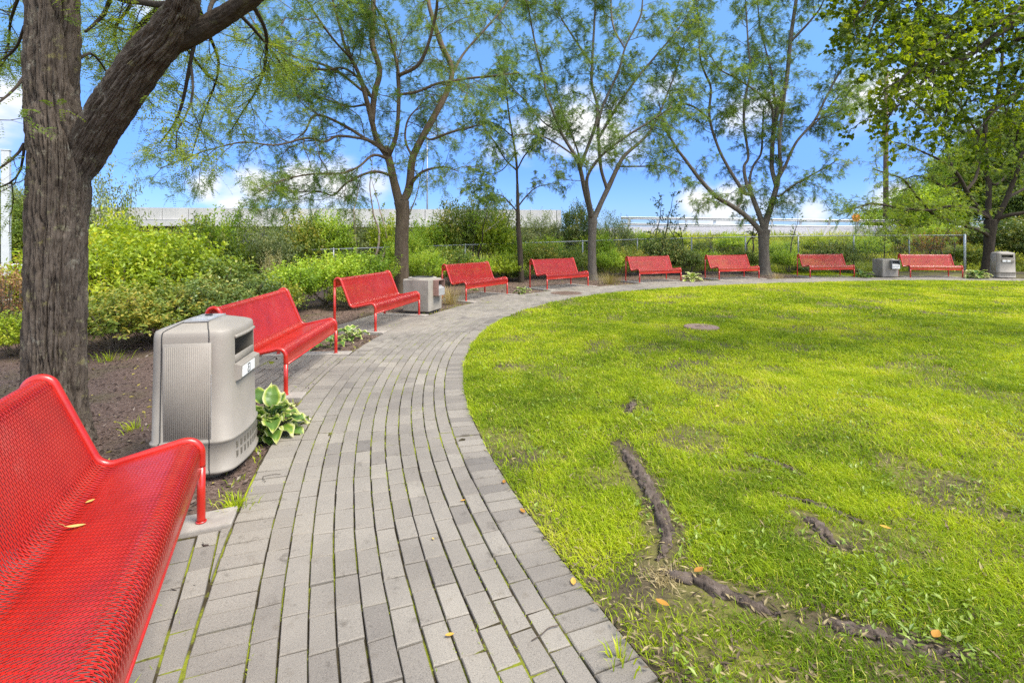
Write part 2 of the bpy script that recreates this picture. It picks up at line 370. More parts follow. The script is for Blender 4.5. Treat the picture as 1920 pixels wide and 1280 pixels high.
# ------------------------------------------------------------------ lawn, planting bed
m_lawn = m_noise('lawn_soil', [(.30, (.045, .034, .022)), (.45, (.085, .066, .035)), (.58, (.13, .12, .03)), (.75, (.17, .19, .02))], 1.6, .95, .8, .02, 40)
ln = MB()
gx, gy = np.meshgrid(np.arange(-1.5, 26.5, .14), np.arange(-6.2, 19, .14)); dd, ii = pdist(np.stack([gx.ravel(), gy.ravel()], 1)); dd = dd.reshape(gx.shape)
P = np.stack([gx, gy], -1); far = dd > .0
ci = cur[ii].reshape(*gx.shape, 2); P[far] = np.where((dd[far] < .15)[:, None], ci[far], P[far])   # rim vertices slide onto the lawn edge
def lz(x, y): return (n2(x, y, .5, 21) - .5) * .05 + (n2(x, y, 2.2, 22) - .5) * .022
z = lz(P[..., 0], P[..., 1]) * np.clip(-dd / .6, 0, 1) - .004
keep = (dd < .15); idx = -np.ones(gx.size, int); idx[keep.ravel()] = np.arange(keep.sum())
q = np.stack([np.arange(gx.size).reshape(gx.shape)[a, b] for a, b in ((slice(None, -1), slice(None, -1)), (slice(None, -1), slice(1, None)), (slice(1, None), slice(1, None)), (slice(1, None), slice(None, -1)))], -1).reshape(-1, 4)
q = idx[q]; q = q[(q >= 0).all(1)]
ln.add(np.c_[P[keep], z[keep]], q); struct(ln.obj('lawn', m_lawn))

def m_mulch():
    m, nt = mat('bark_mulch'); b, o = bsdf(nt, Roughness=.95); b.inputs['Specular IOR Level'].default_value = .2
    n = noise(nt, 45, 6, .75); r = ramp(nt, [(.3, (.055, .034, .026)), (.5, (.15, .098, .074)), (.68, (.28, .205, .165))]); nt.links.new(n.outputs[0], r.inputs[0])
    n3 = noise(nt, 1.3, 5, .6); r3 = ramp(nt, [(.5, (0, 0, 0)), (.62, (1, 1, 1))]); nt.links.new(n3.outputs[0], r3.inputs[0])
    c = mix(nt, r.outputs[0], (.10, .10, .03), r3.outputs[0]); 
    mx_ = N(nt, 'ShaderNodeMix', data_type='RGBA'); mx_.inputs[0].default_value = .35; nt.links.new(r.outputs[0], mx_.inputs[6]); nt.links.new(c, mx_.inputs[7]); nt.links.new(mx_.outputs[2], b.inputs['Base Color'])
    bump(nt, n.outputs[0], b, 1, .03); return m
M_MULCH = m_mulch()
def mz(x, y, d): return -.034 + (n2(x, y, 1.1, 31) - .4) * .05 * np.clip((d - W) / .5, 0, 1) + (n2(x, y, 9, 32) - .5) * .018
rows = []
iend = int(np.argmin(np.linalg.norm(off(W) - np.array([12.9, 19.7]), axis=1)))
for d in np.concatenate([np.linspace(W - .01, W + .6, 14), np.linspace(W + .68, W + 6.5, 60)]):
    p = off(d)[:iend:5]; rows.append(np.c_[p, mz(p[:, 0], p[:, 1], d)])
mbed = MB(); mbed.grid(np.array(rows).transpose(1, 0, 2)[:, ::-1]); struct(mbed.obj('mulch_bed', M_MULCH))
# strip of lawn behind the last benches
rows = []
for d in np.linspace(W - .005, W + 5.5, 40):
    p = off(d)[iend - 60::5]; rows.append(np.c_[p, -.02 + (n2(p[:, 0], p[:, 1], 1.1, 33) - .5) * .05 * min(1, (d - W + .005) / .5)])
bl = MB(); bl.grid(np.array(rows).transpose(1, 0, 2)[:, ::-1]); struct(bl.obj('back_lawn', m_lawn))
# ------------------------------------------------------------------ red perforated benches
def m_red():
    m, nt = mat('red_powder_coat'); b, o = bsdf(nt, Roughness=.33); b.inputs['Specular IOR Level'].default_value = .5; b.inputs['Coat Weight'].default_value = .35; b.inputs['Coat Roughness'].default_value = .22
    n = noise(nt, 5, 5); r = ramp(nt, [(.3, (.35, .008, .003)), (.55, (.43, .012, .004)), (.75, (.46, .02, .009))]); nt.links.new(n.outputs[0], r.inputs[0])
    oi = N(nt, 'ShaderNodeObjectInfo'); fr = ramp(nt, [(0, (.84, .9, .9)), (.5, (1, 1, 1)), (1, (1.08, 1.5, 1.5))]); nt.links.new(oi.outputs['Random'], fr.inputs[0]); c0 = mix(nt, r.outputs[0], fr.outputs[0], 1, 'MULTIPLY')
    dn = noise(nt, 2.2, 7, .75); dr = ramp(nt, [(.60, (0, 0, 0)), (.72, (1, 1, 1))]); nt.links.new(dn.outputs[0], dr.inputs[0]); nt.links.new(mix(nt, c0, (.42, .10, .07), mixfac(nt, dr.outputs[0], .35)), b.inputs['Base Color'])
    d = noise(nt, 30, 5, .7); rr = ramp(nt, [(.35, (.27, .27, .27)), (.7, (.45, .45, .45))]); nt.links.new(d.outputs[0], rr.inputs[0]); nt.links.new(rr.outputs[0], b.inputs['Roughness'])
    return m
M_RED = m_red()
BL, BD = 1.82, .737
def fillet(P, R, n=9):
    P = [np.array(p, float) for p in P]; out = [P[0]]
    for k in range(1, len(P) - 1):
        a, b, c = P[k-1], P[k], P[k+1]; u, v = nrm(a - b), nrm(c - b); r = R[k-1]
        ang = math.acos(np.clip(np.dot(u, v), -1, 1)); t = r / math.tan(ang / 2); ce = b + nrm(u + v) * r / math.sin(ang / 2)
        p0, p1 = b + u * t - ce, b + v * t - ce; tot = PI - ang; sg = np.sign(p0[0]*p1[1]-p0[1]*p1[0])
        for j in range(n + 1):
            w = sg * tot * j / n; out.append(ce + np.array([p0[0]*math.cos(w)-p0[1]*math.sin(w), p0[0]*math.sin(w)+p0[1]*math.cos(w)]))
    out.append(P[-1]); return np.array(out)
# side profile (depth, height): front leg, seat, crook, back, roll-over, rear leg
a_top = np.array([.677, .790]); arcs = [a_top + .06 * np.array([math.cos(t), math.sin(t)]) for t in np.linspace(math.radians(154.5), 0, 15)]
core = fillet([(0, 0), (0, .462), (.437, .368), (arcs[0][0], arcs[0][1])], [.072, .085])
prof = np.vstack([core, arcs[1:], [(.737, 0)]])
dense = smooth_poly(np.c_[prof, np.zeros(len(prof))], .004)[:, :2] if False else None
L_ = np.concatenate([[0], np.cumsum(np.linalg.norm(np.diff(prof, axis=0), axis=1))])
def pr(t):
    t = np.asarray(t, float); p = np.stack([np.interp(t, L_, prof[:, k]) for k in (0, 1)], -1)
    e = .006; d = np.stack([np.interp(t + e, L_, prof[:, k]) - np.interp(t - e, L_, prof[:, k]) for k in (0, 1)], -1); d = nrm(d)
    return p, np.stack([-d[..., 1], d[..., 0]], -1)          # normal: outward (up / front)
Ltot = L_[-1]; t_lip, t_hole0, t_hole1, t_end = .285, .328, Ltot - .728, Ltot - .70
def shell_mesh():
    mb = MB(); th = .0032
    pc, pt = .0124, .0355; sl, sw = .0285, .0073
    x0, x1 = -BL / 2 + .016, BL / 2 - .016; nx = int((x1 - x0 - .02) / pc); xs0 = -(nx * pc) / 2; nt_ = int((t_hole1 - t_hole0) / pt); pt = (t_hole1 - t_hole0) / (nt_ + .5)
    I, J = np.meshgrid(np.arange(nx), np.arange(nt_), indexing='ij'); I, J = I.ravel(), J.ravel()
    cx = xs0 + (I + .5) * pc; ct = t_hole0 + (J + .5 + .5 * (I % 2)) * pt
    ht = np.array([-sl/2+.3*sw, sl/2-.3*sw, sl/2, sl/2, sl/2-.3*sw, -sl/2+.3*sw, -sl/2, -sl/2]); hx = np.array([-.5, -.5, -.2, .2, .5, .5, .2, -.2]) * sw
    ot = np.array([-.5, .5, .5, .5, .5, -.5, -.5, -.5]) * pt; ox = np.array([-.5, -.5, -.18, .18, .5, .5, .18, -.18]) * pc
    def lay(tt, xx, dn):
        p, n = pr(tt); p = p + n * dn
        return np.stack([xx, p[..., 0], p[..., 1]], -1), np.stack([np.zeros_like(xx), n[..., 0], n[..., 1]], -1)
    T1, X1, T2, X2 = ct[:, None] + ht, cx[:, None] + hx, ct[:, None] + ot, cx[:, None] + ox
    parts = [lay(T1, X1, 0), lay(T2, X2, 0), lay(T1, X1, -th), lay(T2, X2, -th)]
    nc = len(ct); V = np.concatenate([p[0] for p in parts], 1); Nn = np.concatenate([parts[0][1], parts[1][1], -parts[2][1], -parts[3][1]], 1)
    q = []
    for j in range(8):
        k = (j + 1) % 8; q += [[j, 8+j, 8+k, k], [16+j, 16+k, 24+k, 24+j], [j, k, 16+k, 16+j]]
    Q = (np.array(q)[None] + np.arange(nc)[:, None, None] * 32).reshape(-1, 4)
    mb.add(V.reshape(-1, 3), Q[:, ::-1], nor=Nn.reshape(-1, 3))
    def band(ta, tb, xa, xb, n):
        tt = np.linspace(ta, tb, n); 
        for dn, fl in ((0, 1), (-th, 0)):
            A, Na = lay(tt, np.full(n, xa), dn); B, Nb = lay(tt, np.full(n, xb), dn)
            V = np.stack([A, B], 1).reshape(-1, 3); NN = np.stack([Na, Nb], 1).reshape(-1, 3) * (1 if fl else -1); k = np.arange(n - 1) * 2
            q = np.stack([k, k + 2, k + 3, k + 1], 1); mb.add(V, q if not fl else q[:, ::-1], nor=NN)
    band(t_lip, t_hole0, x0, x1, 6); band(t_hole1, t_end, x0, x1, 6)
    e = xs0; band(t_hole0, t_hole1, x0, e, 160); band(t_hole0, t_hole1, -e, x1, 160)
    # the half cells that staggering leaves at either end
    for i in range(nx):
        xa, xb = xs0 + i * pc, xs0 + (i + 1) * pc
        if i % 2 == 0: band(t_hole1 - pt * .5, t_hole1, xa, xb, 2)
        else: band(t_hole0, t_hole0 + pt * .5, xa, xb, 2)
    return mb
def bench_proto():
    root = thing('park_bench', '', 'bench')
    shell_mesh().obj('perforated_seat', M_RED, root, True, True)
    p, n = pr(t_lip); lip = MB(); lip.tube([(-BL/2 + .018, p[0] + .004, p[1]), (BL/2 - .018, p[0] + .004, p[1])], .0095, 10)
    p, n = pr(t_end); lip.tube([(-BL/2 + .018, p[0] - .006, p[1]), (BL/2 - .018, p[0] - .006, p[1])], .007, 8); lip.obj('rolled_edge', M_RED, root)
    tt = np.concatenate([np.arange(.30, Ltot - .70, .012), [Ltot - .70]]); pp, nn = pr(tt)
    for sx_ in (-1, 1):
        f = MB(); f.tube(np.c_[np.full(len(tt), sx_ * BL / 2), pp[:, 0] , pp[:, 1]], .0215, 14); f.obj('side_frame', M_RED, root)
        for y, zt in ((0, .302), (.737, .702)):
            l = MB(); l.tube([(sx_ * BL/2, y, .004), (sx_ * BL/2, y, .02), (sx_ * BL/2, y, zt * .5), (sx_ * BL/2, y, zt)], .0208, 14)
            lo_ = l.obj('leg', M_RED, root)
            f = MB(); f.lathe([(.0, .0), (.027, .0), (.027, .006), (.0215, .009)], 16, (sx_ * BL/2, y, .001)); f.obj('foot', M_RED, lo_)
    return root
BENCH = [ # x, y, angle, label
    (-1.308, 1.95, 114.0, 'red perforated bench with two dry yellow leaves lying on its seat'),
    (-2.272, 5.931, 94.2, 'red perforated bench half hidden behind the tan ribbed litter bin'),
    (-2.032, 9.293, 77.6, 'red perforated bench in front of a brown trunk and beside a square concrete bin'),
    (-.617, 13.139, 57.8, 'red perforated bench just past the concrete bin, dry grass tuft by its leg'),
    (1.717, 15.702, 40.9, 'red perforated bench beside the round manhole cover in the walk'),
    (5.106, 17.691, 25.4, 'red perforated bench before a dark shrub, pale hosta at its right end'),
    (8.329, 18.876, 19.1, 'red perforated bench tucked against the trunk of the forked grey tree'),
    (12.254, 19.711, 6.2, 'red perforated bench in front of the first fence posts, dark shrub above its back'),
    (16.074, 19.513, -6.5, 'shaded dark red bench between a concrete bin and the end post of the fence'),
    (20.35, 18.55, -22.0, 'red bench at the frame edge beyond the far tan bin, only its end showing')]
M_SLAB = m_noise('cast_concrete_strip', [(.3, (.24, .21, .18)), (.6, (.32, .285, .24)), (.8, (.37, .33, .285))], 9, .9, .4, .003, 90)
bproto = bench_proto(); bays = MB(); strips = MB(); baybed = MB()
def push(q):
    d, i = pdist(q); q = np.array(q, float); lim = W + .008
    for k in range(len(q)):
        if d[k] < lim: q[k] = q[k] + cnor[i[k]] * (lim - d[k])
    return q
for k, (x, y, a, lab) in enumerate(BENCH):
    a = math.radians(a); ex = np.array([math.cos(a), math.sin(a)]); ey = np.array([-math.sin(a), math.cos(a)]); o2 = np.array([x, y])
    if k == 0: b = bproto; b['label'] = lab; b['group'] = 'red benches round the lawn'; b.location = (x, y, .012); b.rotation_euler = (0, 0, a)
    else: b = dup(bproto, (x, y, .012), a, lab, 'red benches round the lawn')
    b['group'] = 'red benches round the lawn'
    # paved bay with a concrete strip under each pair of legs
    for sx_ in (-1, 1):
        c0 = sx_ * (BL / 2 + .0)
        q = np.array([o2 + ex * (c0 + dx) + ey * dy for dx, dy in ((-.095, -.30), (.095, -.30), (.095, .92), (-.095, .92))]); q = push(q)
        V = np.vstack([np.c_[q, np.full(4, -.2)], np.c_[q, np.full(4, .006)], np.c_[q + nrm(q.mean(0) - q) * .008, np.full(4, .012)]]); Q = []
        for kk in (0, 4):
            for j in range(4): Q.append([kk+j, kk+(j+1) % 4, kk+4+(j+1) % 4, kk+4+j])
        Q.append([8, 9, 10, 11]); strips.add(V, Q)
    xa, xb = -BL/2 + .10, BL/2 - .10
    for r in range(12):
        ya = -.30 + r * .104; s = xa - RNG.uniform(0, .2)
        while s < xb:
            s2 = s + .205; u0, u1 = max(s, xa), min(s2, xb)
            if u1 - u0 > .03:
                q0 = np.array([o2 + ex * (u + g_) + ey * v for u, v, g_ in ((u0, ya, .0045), (u1, ya, -.0045), (u1, ya + .094, -.0045), (u0, ya + .094, .0045))])
                d, _ = pdist(q0)
                if d.max() > W + .02:
                    paver(bays, push(q0), float(np.clip(.5 + RNG.normal(0, .13), 0, 1)), RNG.normal(0, .002))
            s = s2
    q = push(np.array([o2 + ex * u + ey * v for u, v in ((xa, -.3), (xb, -.3), (xb, .95), (xa, .95))]))
    n_ = 14; G = np.array([[(1-s)*((1-t)*q[0]+t*q[1])+s*((1-t)*q[3]+t*q[2]) for t in np.linspace(0, 1, n_)] for s in np.linspace(0, 1, n_)])
    baybed.grid(np.dstack([G, -.015 + .0115 * ss((n2(G[..., 0], G[..., 1], 3, 9, 4) - .48) * 5)]))
struct(bays.obj('bench_paving', M_PAVER, None, False)); struct(strips.obj('concrete_strips', M_SLAB, None, False)); struct(baybed.obj('bench_paving_joints', M_JOINT))

# ------------------------------------------------------------------ tan plastic litter bins
M_TAN = m_noise('tan_plastic', [(.25, (.22, .195, .16)), (.5, (.262, .232, .192)), (.75, (.295, .263, .22))], 3.2, .5, .25, .002, 220, spec=.4)
M_TAND = m_plain('shaded_tan_plastic', (.12, .105, .08), .7)  # darker tan: shade of opening, vents and base put into the colour
M_SEAM = m_plain('black_seam', (.02, .02, .02), .8)
M_STEEL = m_plain('brushed_steel', (.50, .49, .47), .5, .6, var=.15, scale=20)
M_WHITE = m_plain('white_label', (.72, .71, .68), .5)
M_DARK = m_plain('dark_print', (.03, .03, .03), .6)
M_GALV = m_noise('galvanised_steel', [(.3, (.24, .25, .26)), (.7, (.36, .375, .385))], 12, .5, .2, .002, spec=.5, metallic=.7)
def tan_bin(loc, rz, label, fine=True):
    """front faces -y; 0.62 wide, 0.50 deep, 1.0 high"""
    root = thing('litter_bin', label, 'litter bin', loc, rz, 'tan plastic litter bins')
    hw, hd = .31, .245
    def ring(w_, d_, r, bul, n=10):
        P = []
        for cx_, cy_, a0 in ((w_ - r, d_ - r, 0), (-w_ + r, d_ - r, 90), (-w_ + r, -d_ + r, 180), (w_ - r, -d_ + r, 270)):
            for t in np.linspace(0, 90, n): P.append((cx_ + r * math.cos(math.radians(a0 + t)), cy_ + r * math.sin(math.radians(a0 + t))))
            if a0 == 180:
                for t in np.linspace(-1, 1, 16)[1:-1]: P.append((t * (w_ - r), -d_))
        P = np.array(P); f = np.clip(1 - (P[:, 0] / w_) ** 2, 0, 1) * (P[:, 1] < -d_ + r * 1.001)
        P[:, 1] -= bul * f * np.clip((-P[:, 1] - d_ + r) / r, 0, 1); return P
    def skin(levels):
        mb = MB(); R = []
        for z, w_, d_, r, bul in levels: p = ring(w_, d_, r, bul); R.append(np.c_[p, np.full(len(p), z)])
        R = np.array(R); m, n = R.shape[:2]; k = np.arange(m - 1)[:, None] * n; j = np.arange(n)[None]; j2 = (j + 1) % n
        mb.add(R.reshape(-1, 3), np.stack([k + j, k + j2, k + n + j2, k + n + j], -1).reshape(-1, 4)); return mb, R
    base, _ = skin([(0, hw - .07, hd - .07, .06, .02), (.05, hw - .06, hd - .06, .06, .02)]); base.obj('base', M_TAND, root)
    lv = [(.035, hw - .05, hd - .05, .08, .045), (.045, hw - .006, hd - .006, .075, .05), (.055, hw + .004, hd + .004, .075, .05), (.068, hw + .004, hd + .004, .075, .05), (.078, hw - .006, hd - .006, .075, .05), (.24, hw - .008, hd - .008, .075, .05), (.248, hw - .001, hd - .001, .075, .05), (.262, hw - .001, hd - .001, .075, .05), (.272, hw - .010, hd - .010, .075, .045),
          (.62, hw - .016, hd - .014, .075, .035), (.725, hw - .018, hd - .016, .075, .033), (.905, hw - .0215, hd - .0175, .075, .031), (.93, hw - .022, hd - .018, .075, .03), (.955, hw - .024, hd - .020, .08, .03), (.968, hw - .030, hd - .026, .075, .025), (.980, hw - .055, hd - .05, .07, .02), (1.000, hw - .125, hd - .10, .06, .015), (1.012, hw - .17, hd - .13, .06, .0)]
    body, R = skin(lv); n = R.shape[1]; c = R[-1].mean(0); b0 = body.n
    body.add(np.vstack([R[-1], c]), T=[[j, (j + 1) % n, n] for j in range(n)])
    bo = body.obj('body', M_TAN, root)
    # the opening: front faces taken out and a deep recess lofted in behind them
    zi = [k for k, l in enumerate(lv) if l[0] == .725][0]; Q = body.Q[0]; row = Q[:, 0] // n; col = Q[:, 0] % n; xm = (R[zi][:, 0] + np.roll(R[zi][:, 0], -1)) / 2; ym = R[zi][:, 1]
    hole = (row == zi) & (np.abs(xm[col]) < .19) & (ym[col] < -.2); body.Q[0] = Q[~hole]; cols = np.sort(col[hole]); cols = np.append(cols, cols[-1] + 1)
    bo.data = body.mesh('body', M_TAN)
    lo_r, hi_r = R[zi][cols % n], R[zi + 1][cols % n]; loop = np.vstack([lo_r, hi_r[::-1]]); back = loop * (.97, 1, 1) + (0, .15, 0); back[:, 1] = loop[:, 1].max() + .14; L2_ = len(loop); rc = MB(); j = np.arange(L2_); j2 = (j + 1) % L2_
    rc.add(np.vstack([loop, back, [back.mean(0)]]), np.stack([j, j2, j2 + L2_, j + L2_], 1), np.stack([j + L2_, j2 + L2_, np.full(L2_, 2 * L2_)], 1)); rc.obj('opening', M_TAND, root, False)
    fy = -(hd + .012)
    br = MB(); br.tube(smooth_poly(np.c_[hi_r[:, 0] * 1.03, hi_r[:, 1] - .004, hi_r[:, 2] + .006], .02), .012, 10); br.obj('hood', M_TAN, root)
    fl = MB(); fl.box((0, fy + .012, .76), (.36, .010, .05), bev=.004); fl.obj('flap', M_TAN, root)
    si = MB(); V = np.array([[-.20, fy + .03, .735], [.20, fy + .03, .735], [.19, fy - .034, .715], [-.19, fy - .034, .715], [-.19, fy - .030, .63], [.19, fy - .030, .63], [.20, fy + .03, .60], [-.20, fy + .03, .60]])
    si.add(V, [[3, 2, 1, 0], [4, 5, 2, 3], [7, 6, 5, 4], [0, 7, 4, 3][:4], [2, 5, 6, 1]]); so = si.obj('sill', M_TAN, root, False)
    lab_ = MB(); lab_.box((-.05, fy - .0335, .672), (.25, .004, .070)); lo_ = lab_.obj('label_plate', M_WHITE, root, False)
    pr_ = MB(); yy = fy - .0362
    for cx_, cz_, w_, h_ in ((-.05, .698, .05, .006), (-.05, .646, .05, .006), (-.026, .672, .006, .05), (-.074, .658, .006, .018), (-.055, .675, .022, .006), (-.063, .684, .006, .016), (-.055, .662, .006, .012)): pr_.box((cx_, yy, cz_), (w_, .0016, h_))
    pr_.obj('symbol', M_DARK, lo_, False)
    # side ribbed panels, seams, bottom vents
    for s in (-1, 1):
        xw = s * (hw - .013)
        pn = MB(); pn.box((xw, .0, .575), (.006, .285, .64), bev=.002)
        po = pn.obj('side_panel', M_TAN, root)
        rb = MB()
        for k in range(22): rb.tube([(xw + s * .003, -.128 + k * .0122, .285), (xw + s * .003, -.128 + k * .0122, .875)], .0018, 6)
        rb.obj('ribs', M_TAN, po)
    def seam(yc):
        sm = MB(); pts = []
        for z, w_, d_, r, bul in lv[1:]:
            yy_ = yc * (d_ / hd)
            pts.append((w_ + .0006, yy_, z + .001))
        pts = pts + [(-p[0], p[1], p[2]) for p in pts[::-1]]
        sm.tube(pts, .0032, 6); sm.obj('seam', M_SEAM, root)
    seam(-.135); seam(.165)
    hg = MB()
    for k in range(34): hg.box((-(hw - .016), -.140, .27 + k * .0125), (.012, .008, .009))
    hg.obj('hinge', M_STEEL, root, False)
    vt = MB()
    for r_ in range(2):
        for k in range(9):
            xx = -.20 + k * .05; f = 1 - (xx / hw) ** 2
            vt.box((xx, -(hd - .007) - .05 * f + .0002, .135 + r_ * .062), (.022, .006, .040), rz=0)
        for s in (-1, 1):
            for k in range(4): vt.box((s * (hw - .007), -.06 + k * .05, .135 + r_ * .062), (.006, .03, .04))
    vt.obj('vent_grille', M_TAND, root, False)
    if fine:
        ash = MB()
        for xx, ww in ((-.085, .15), (.075, .13)):
            ash.box((xx, 0, 1.0135), (ww, .15, .006), bev=.002)
            for dx, dy, sx_, sy_ in ((-ww/2, 0, .01, .15), (ww/2, 0, .01, .15), (0, -.07, ww, .01), (0, .07, ww, .01)): ash.box((xx + dx, dy, 1.018), (sx_, sy_, .010))
        ao = ash.obj('ashtray', M_STEEL, root, False)
        st = MB(); st.box((.095, .02, 1.022), (.03, .04, .012)); st.obj('snuffer', M_DARK, ao, False)
    return root
tan_bin((-2.135, 3.60, -.03), math.radians(99.8), 'tan ribbed plastic litter bin with steel ashtray top beside the variegated hosta')
tan_bin((18.52, 19.45, -.02), math.radians(-12), 'far tan plastic litter bin standing at the foot of the shady spreading tree')

# ------------------------------------------------------------------ square concrete bins
M_CONC = m_noise('aggregate_concrete', [(.25, (.20, .18, .145)), (.5, (.275, .248, .205)), (.75, (.33, .30, .25))], 6, .92, .5, .003, 120)
M_CONC2 = m_noise('stained_concrete', [(.25, (.17, .15, .125)), (.5, (.26, .233, .20)), (.75, (.33, .30, .255))], 5, .92, .5, .003, 120, stretch=(1, 1, .25))
M_RUST = m_noise('rust_brown_metal', [(.3, (.23, .13, .10)), (.7, (.32, .19, .15))], 9, .5, .2, .002, spec=.5)
def concrete_bin(loc, rz, label, m, hx, m_side, sign):
    root = thing('concrete_bin', label, 'litter bin', loc, rz, 'square concrete litter bins')
    b = MB(); s, hh = .60, .70; b.box((0, 0, .04 + hh / 2 - .02), (s, s, hh - .04), bev=.018); b.obj('body', m, root, False)
    f = MB(); f.box((0, 0, .012), (s - .08, s - .08, .05)); f.obj('base', M_DARK, root, False)
    r = MB(); r.lathe([(.30, .69), (.298, .715), (.285, .727), (.235, .73), (.215, .722), (.21, .70)], 40); 
    V = r.V[-1]; sq = np.clip(V[:, :2] * 1.0, -.292, .292); r.V[-1][:, :2] = sq; r.obj('rim', m, root)
    l = MB(); l.lathe([(.222, .729), (.226, .733), (.21, .734), (.205, .60), (.0, .58)], 32); l.obj('liner', M_DARK, root)
    y = -s / 2
    hd_ = MB(); w_, d_, z0, z1 = .29, .125, .36, .675; t = .008
    for c_, sz in (((hx, y - d_/2, z1), (w_, d_, t)), ((hx - w_/2, y - d_/2, (z0+z1)/2), (t, d_, z1 - z0)), ((hx + w_/2, y - d_/2, (z0+z1)/2), (t, d_, z1 - z0)), ((hx, y - d_/2, z0), (w_, d_, t))): hd_.box(c_, sz)
    ho = hd_.obj('hood', m_side, root, False)
    fr = MB(); fr.box((hx, y - d_ + .004, z0 + .07), (w_ - .01, .008, .15)); V = np.array([[hx - w_/2 + .008, y - d_ + .006, z0 + .145], [hx + w_/2 - .008, y - d_ + .006, z0 + .145], [hx + w_/2 - .008, y - .01, z0 + .22], [hx - w_/2 + .008, y - .01, z0 + .22]])
    fr.add(V, [[0, 1, 2, 3]]); fo = fr.obj('front_plate', M_STEEL, root, False)
    ins = MB(); ins.box((hx, y - .012, z0 + .25), (w_ - .02, .01, .13)); ins.obj('opening', M_DARK, root, False)
    if sign:
        sg = MB(); sg.box((hx, y - d_ - .002, z0 + .075), (w_ - .02, .004, .135)); so = sg.obj('notice', M_WHITE, root, False)
        tx = MB()
        for zz, segs in ((z0 + .105, ((-.10, .05), (-.03, .06), (.06, .09))), (z0 + .075, ((-.09, .07), (.0, .06), (.075, .07))), (z0 + .045, ((-.085, .05), (.02, .08)))):
            for cx_, ww in segs: tx.box((hx + cx_, y - d_ - .0046, zz), (ww, .0012, .010))
        tx.obj('print', M_SEAM, so, False)
    return root
E1 = math.radians(72)
concrete_bin((-1.875, 10.80, -.02), E1, 'square pale concrete bin with a rust brown hood beside the brown trunk', M_CONC, .04, M_RUST, False)
concrete_bin((14.45, 19.95, -.02), math.radians(-2), 'stained grey concrete bin with a white notice beside the shaded bench', M_CONC2, .12, M_GALV, True)

# ------------------------------------------------------------------ covers in the walk and lawn
M_IRON = m_noise('rusty_cast_iron', [(.3, (.10, .065, .045)), (.7, (.19, .13, .095))], 14, .8, .5, .004, 60)
mc = px(1062, 549.5, F * H / (549.5 - YH)); r = thing('manhole_cover', 'round rusty manhole cover set into the brick walk', 'manhole cover', (mc[0], mc[1], .0))
a = MB(); a.lathe([(.0, .007), (.36, .007), (.365, .004), (.366, -.01)], 40); a.obj('lid', M_IRON, r, False)
a = MB()
for k in range(-6, 7):
    for j in range(-6, 7):
        if k * k + j * j < 33: a.box((k * .05, j * .05, .0085), (.026, .026, .004), rz=.785)
a.obj('tread', M_IRON, r, False)
a = MB(); a.lathe([(.368, .0), (.372, .009), (.43, .009), (.44, -.02)], 40); a.obj('ring', M_IRON, r, False)
M_BARE = m_noise('pale_pink_clay_lid', [(.3, (.20, .13, .10)), (.7, (.30, .20, .165))], 14, .9, .5, .004, 60)
lc = px(1315, 615, F * H / (615 - YH)); r = thing('valve_lid', 'faded reddish valve lid lying flush in the lawn', 'valve lid', (lc[0], lc[1], .022))
a = MB(); a.lathe([(0, .012), (.27, .012), (.285, .006), (.286, -.05)], 28); a.obj('lid', M_BARE, r, False)
a = MB(); a.box((-.05, 0, .0155), (.10, .03, .007), bev=.002); a.box((.09, 0, .0155), (.05, .02, .007), bev=.002); a.obj('lift_bar', M_IRON, r, False)
# ------------------------------------------------------------------ leaves
def kites(mb, P, D, S, Ln, Wd, tint, bend=.15):
    """leaf blades as bent kites: base P, direction D, side S, length, width (arrays)"""
    P, D, S = np.asarray(P, float), nrm(D), np.asarray(S, float)
    S = nrm(S - D * (S * D).sum(-1, keepdims=True)); U = np.cross(S, D)
    Ln = np.broadcast_to(np.asarray(Ln, float), (len(P),))[:, None]; Wd = np.broadcast_to(np.asarray(Wd, float), (len(P),))[:, None]
    m = P + D * Ln * .45
    V = np.stack([P, m + S * Wd * .5 + U * Wd * bend, P + D * Ln - U * Ln * bend * .6, m - S * Wd * .5 + U * Wd * bend], 1)
    n = len(P); Q = np.arange(n * 4).reshape(n, 4)
    mb.add(V.reshape(-1, 3), Q, tint=np.repeat(np.broadcast_to(np.asarray(tint, np.float32), (n,)), 4))
def rand_dirs(n, rng, zb=0.0):
    d = rng.normal(size=(n, 3)); d[:, 2] += zb; return nrm(d)
def compound(mb, P, D, length, pairs, ll, lw, rng, droop=.35, tint=None):
    """pinnate leaves: `pairs` leaflets either side of a drooping rachis"""
    n = len(P); D = nrm(D); Lg = np.broadcast_to(np.asarray(length, float), (n,))
    up = np.array([0, 0, 1.]) + rng.normal(0, .35, (n, 3)); S = nrm(np.cross(D, up)); t0 = rng.uniform(0, 1, n) if tint is None else tint
    for j in range(pairs):
        f = (j + .7) / pairs; base = P + D * (Lg * f)[:, None] + np.array([0, 0, -1.]) * (droop * Lg * f * f)[:, None]
        for sg in (-1, 1):
            sc_ = (1 - .45 * abs(f - .5) * 2 ** .5)
            d = nrm(D * .45 + S * sg + np.array([0, 0, -.18]) + rng.normal(0, .14, (n, 3)))
            kites(mb, base, d, D + rng.normal(0, .25, (n, 3)), ll * sc_ * rng.uniform(.8, 1.15, n), lw, np.clip(t0 + rng.normal(0, .08, n), 0, 1), .12)
M_LOCUST = m_leaf('locust_leaf', [(0, (.08, .13, .018)), (.5, (.165, .24, .026)), (.85, (.26, .32, .034)), (1, (.35, .36, .04))], .42)
M_LOCUST2 = m_leaf('locust_leaf_far', [(0, (.07, .125, .03)), (.5, (.14, .22, .042)), (.85, (.22, .29, .05)), (1, (.31, .33, .06))], .42)
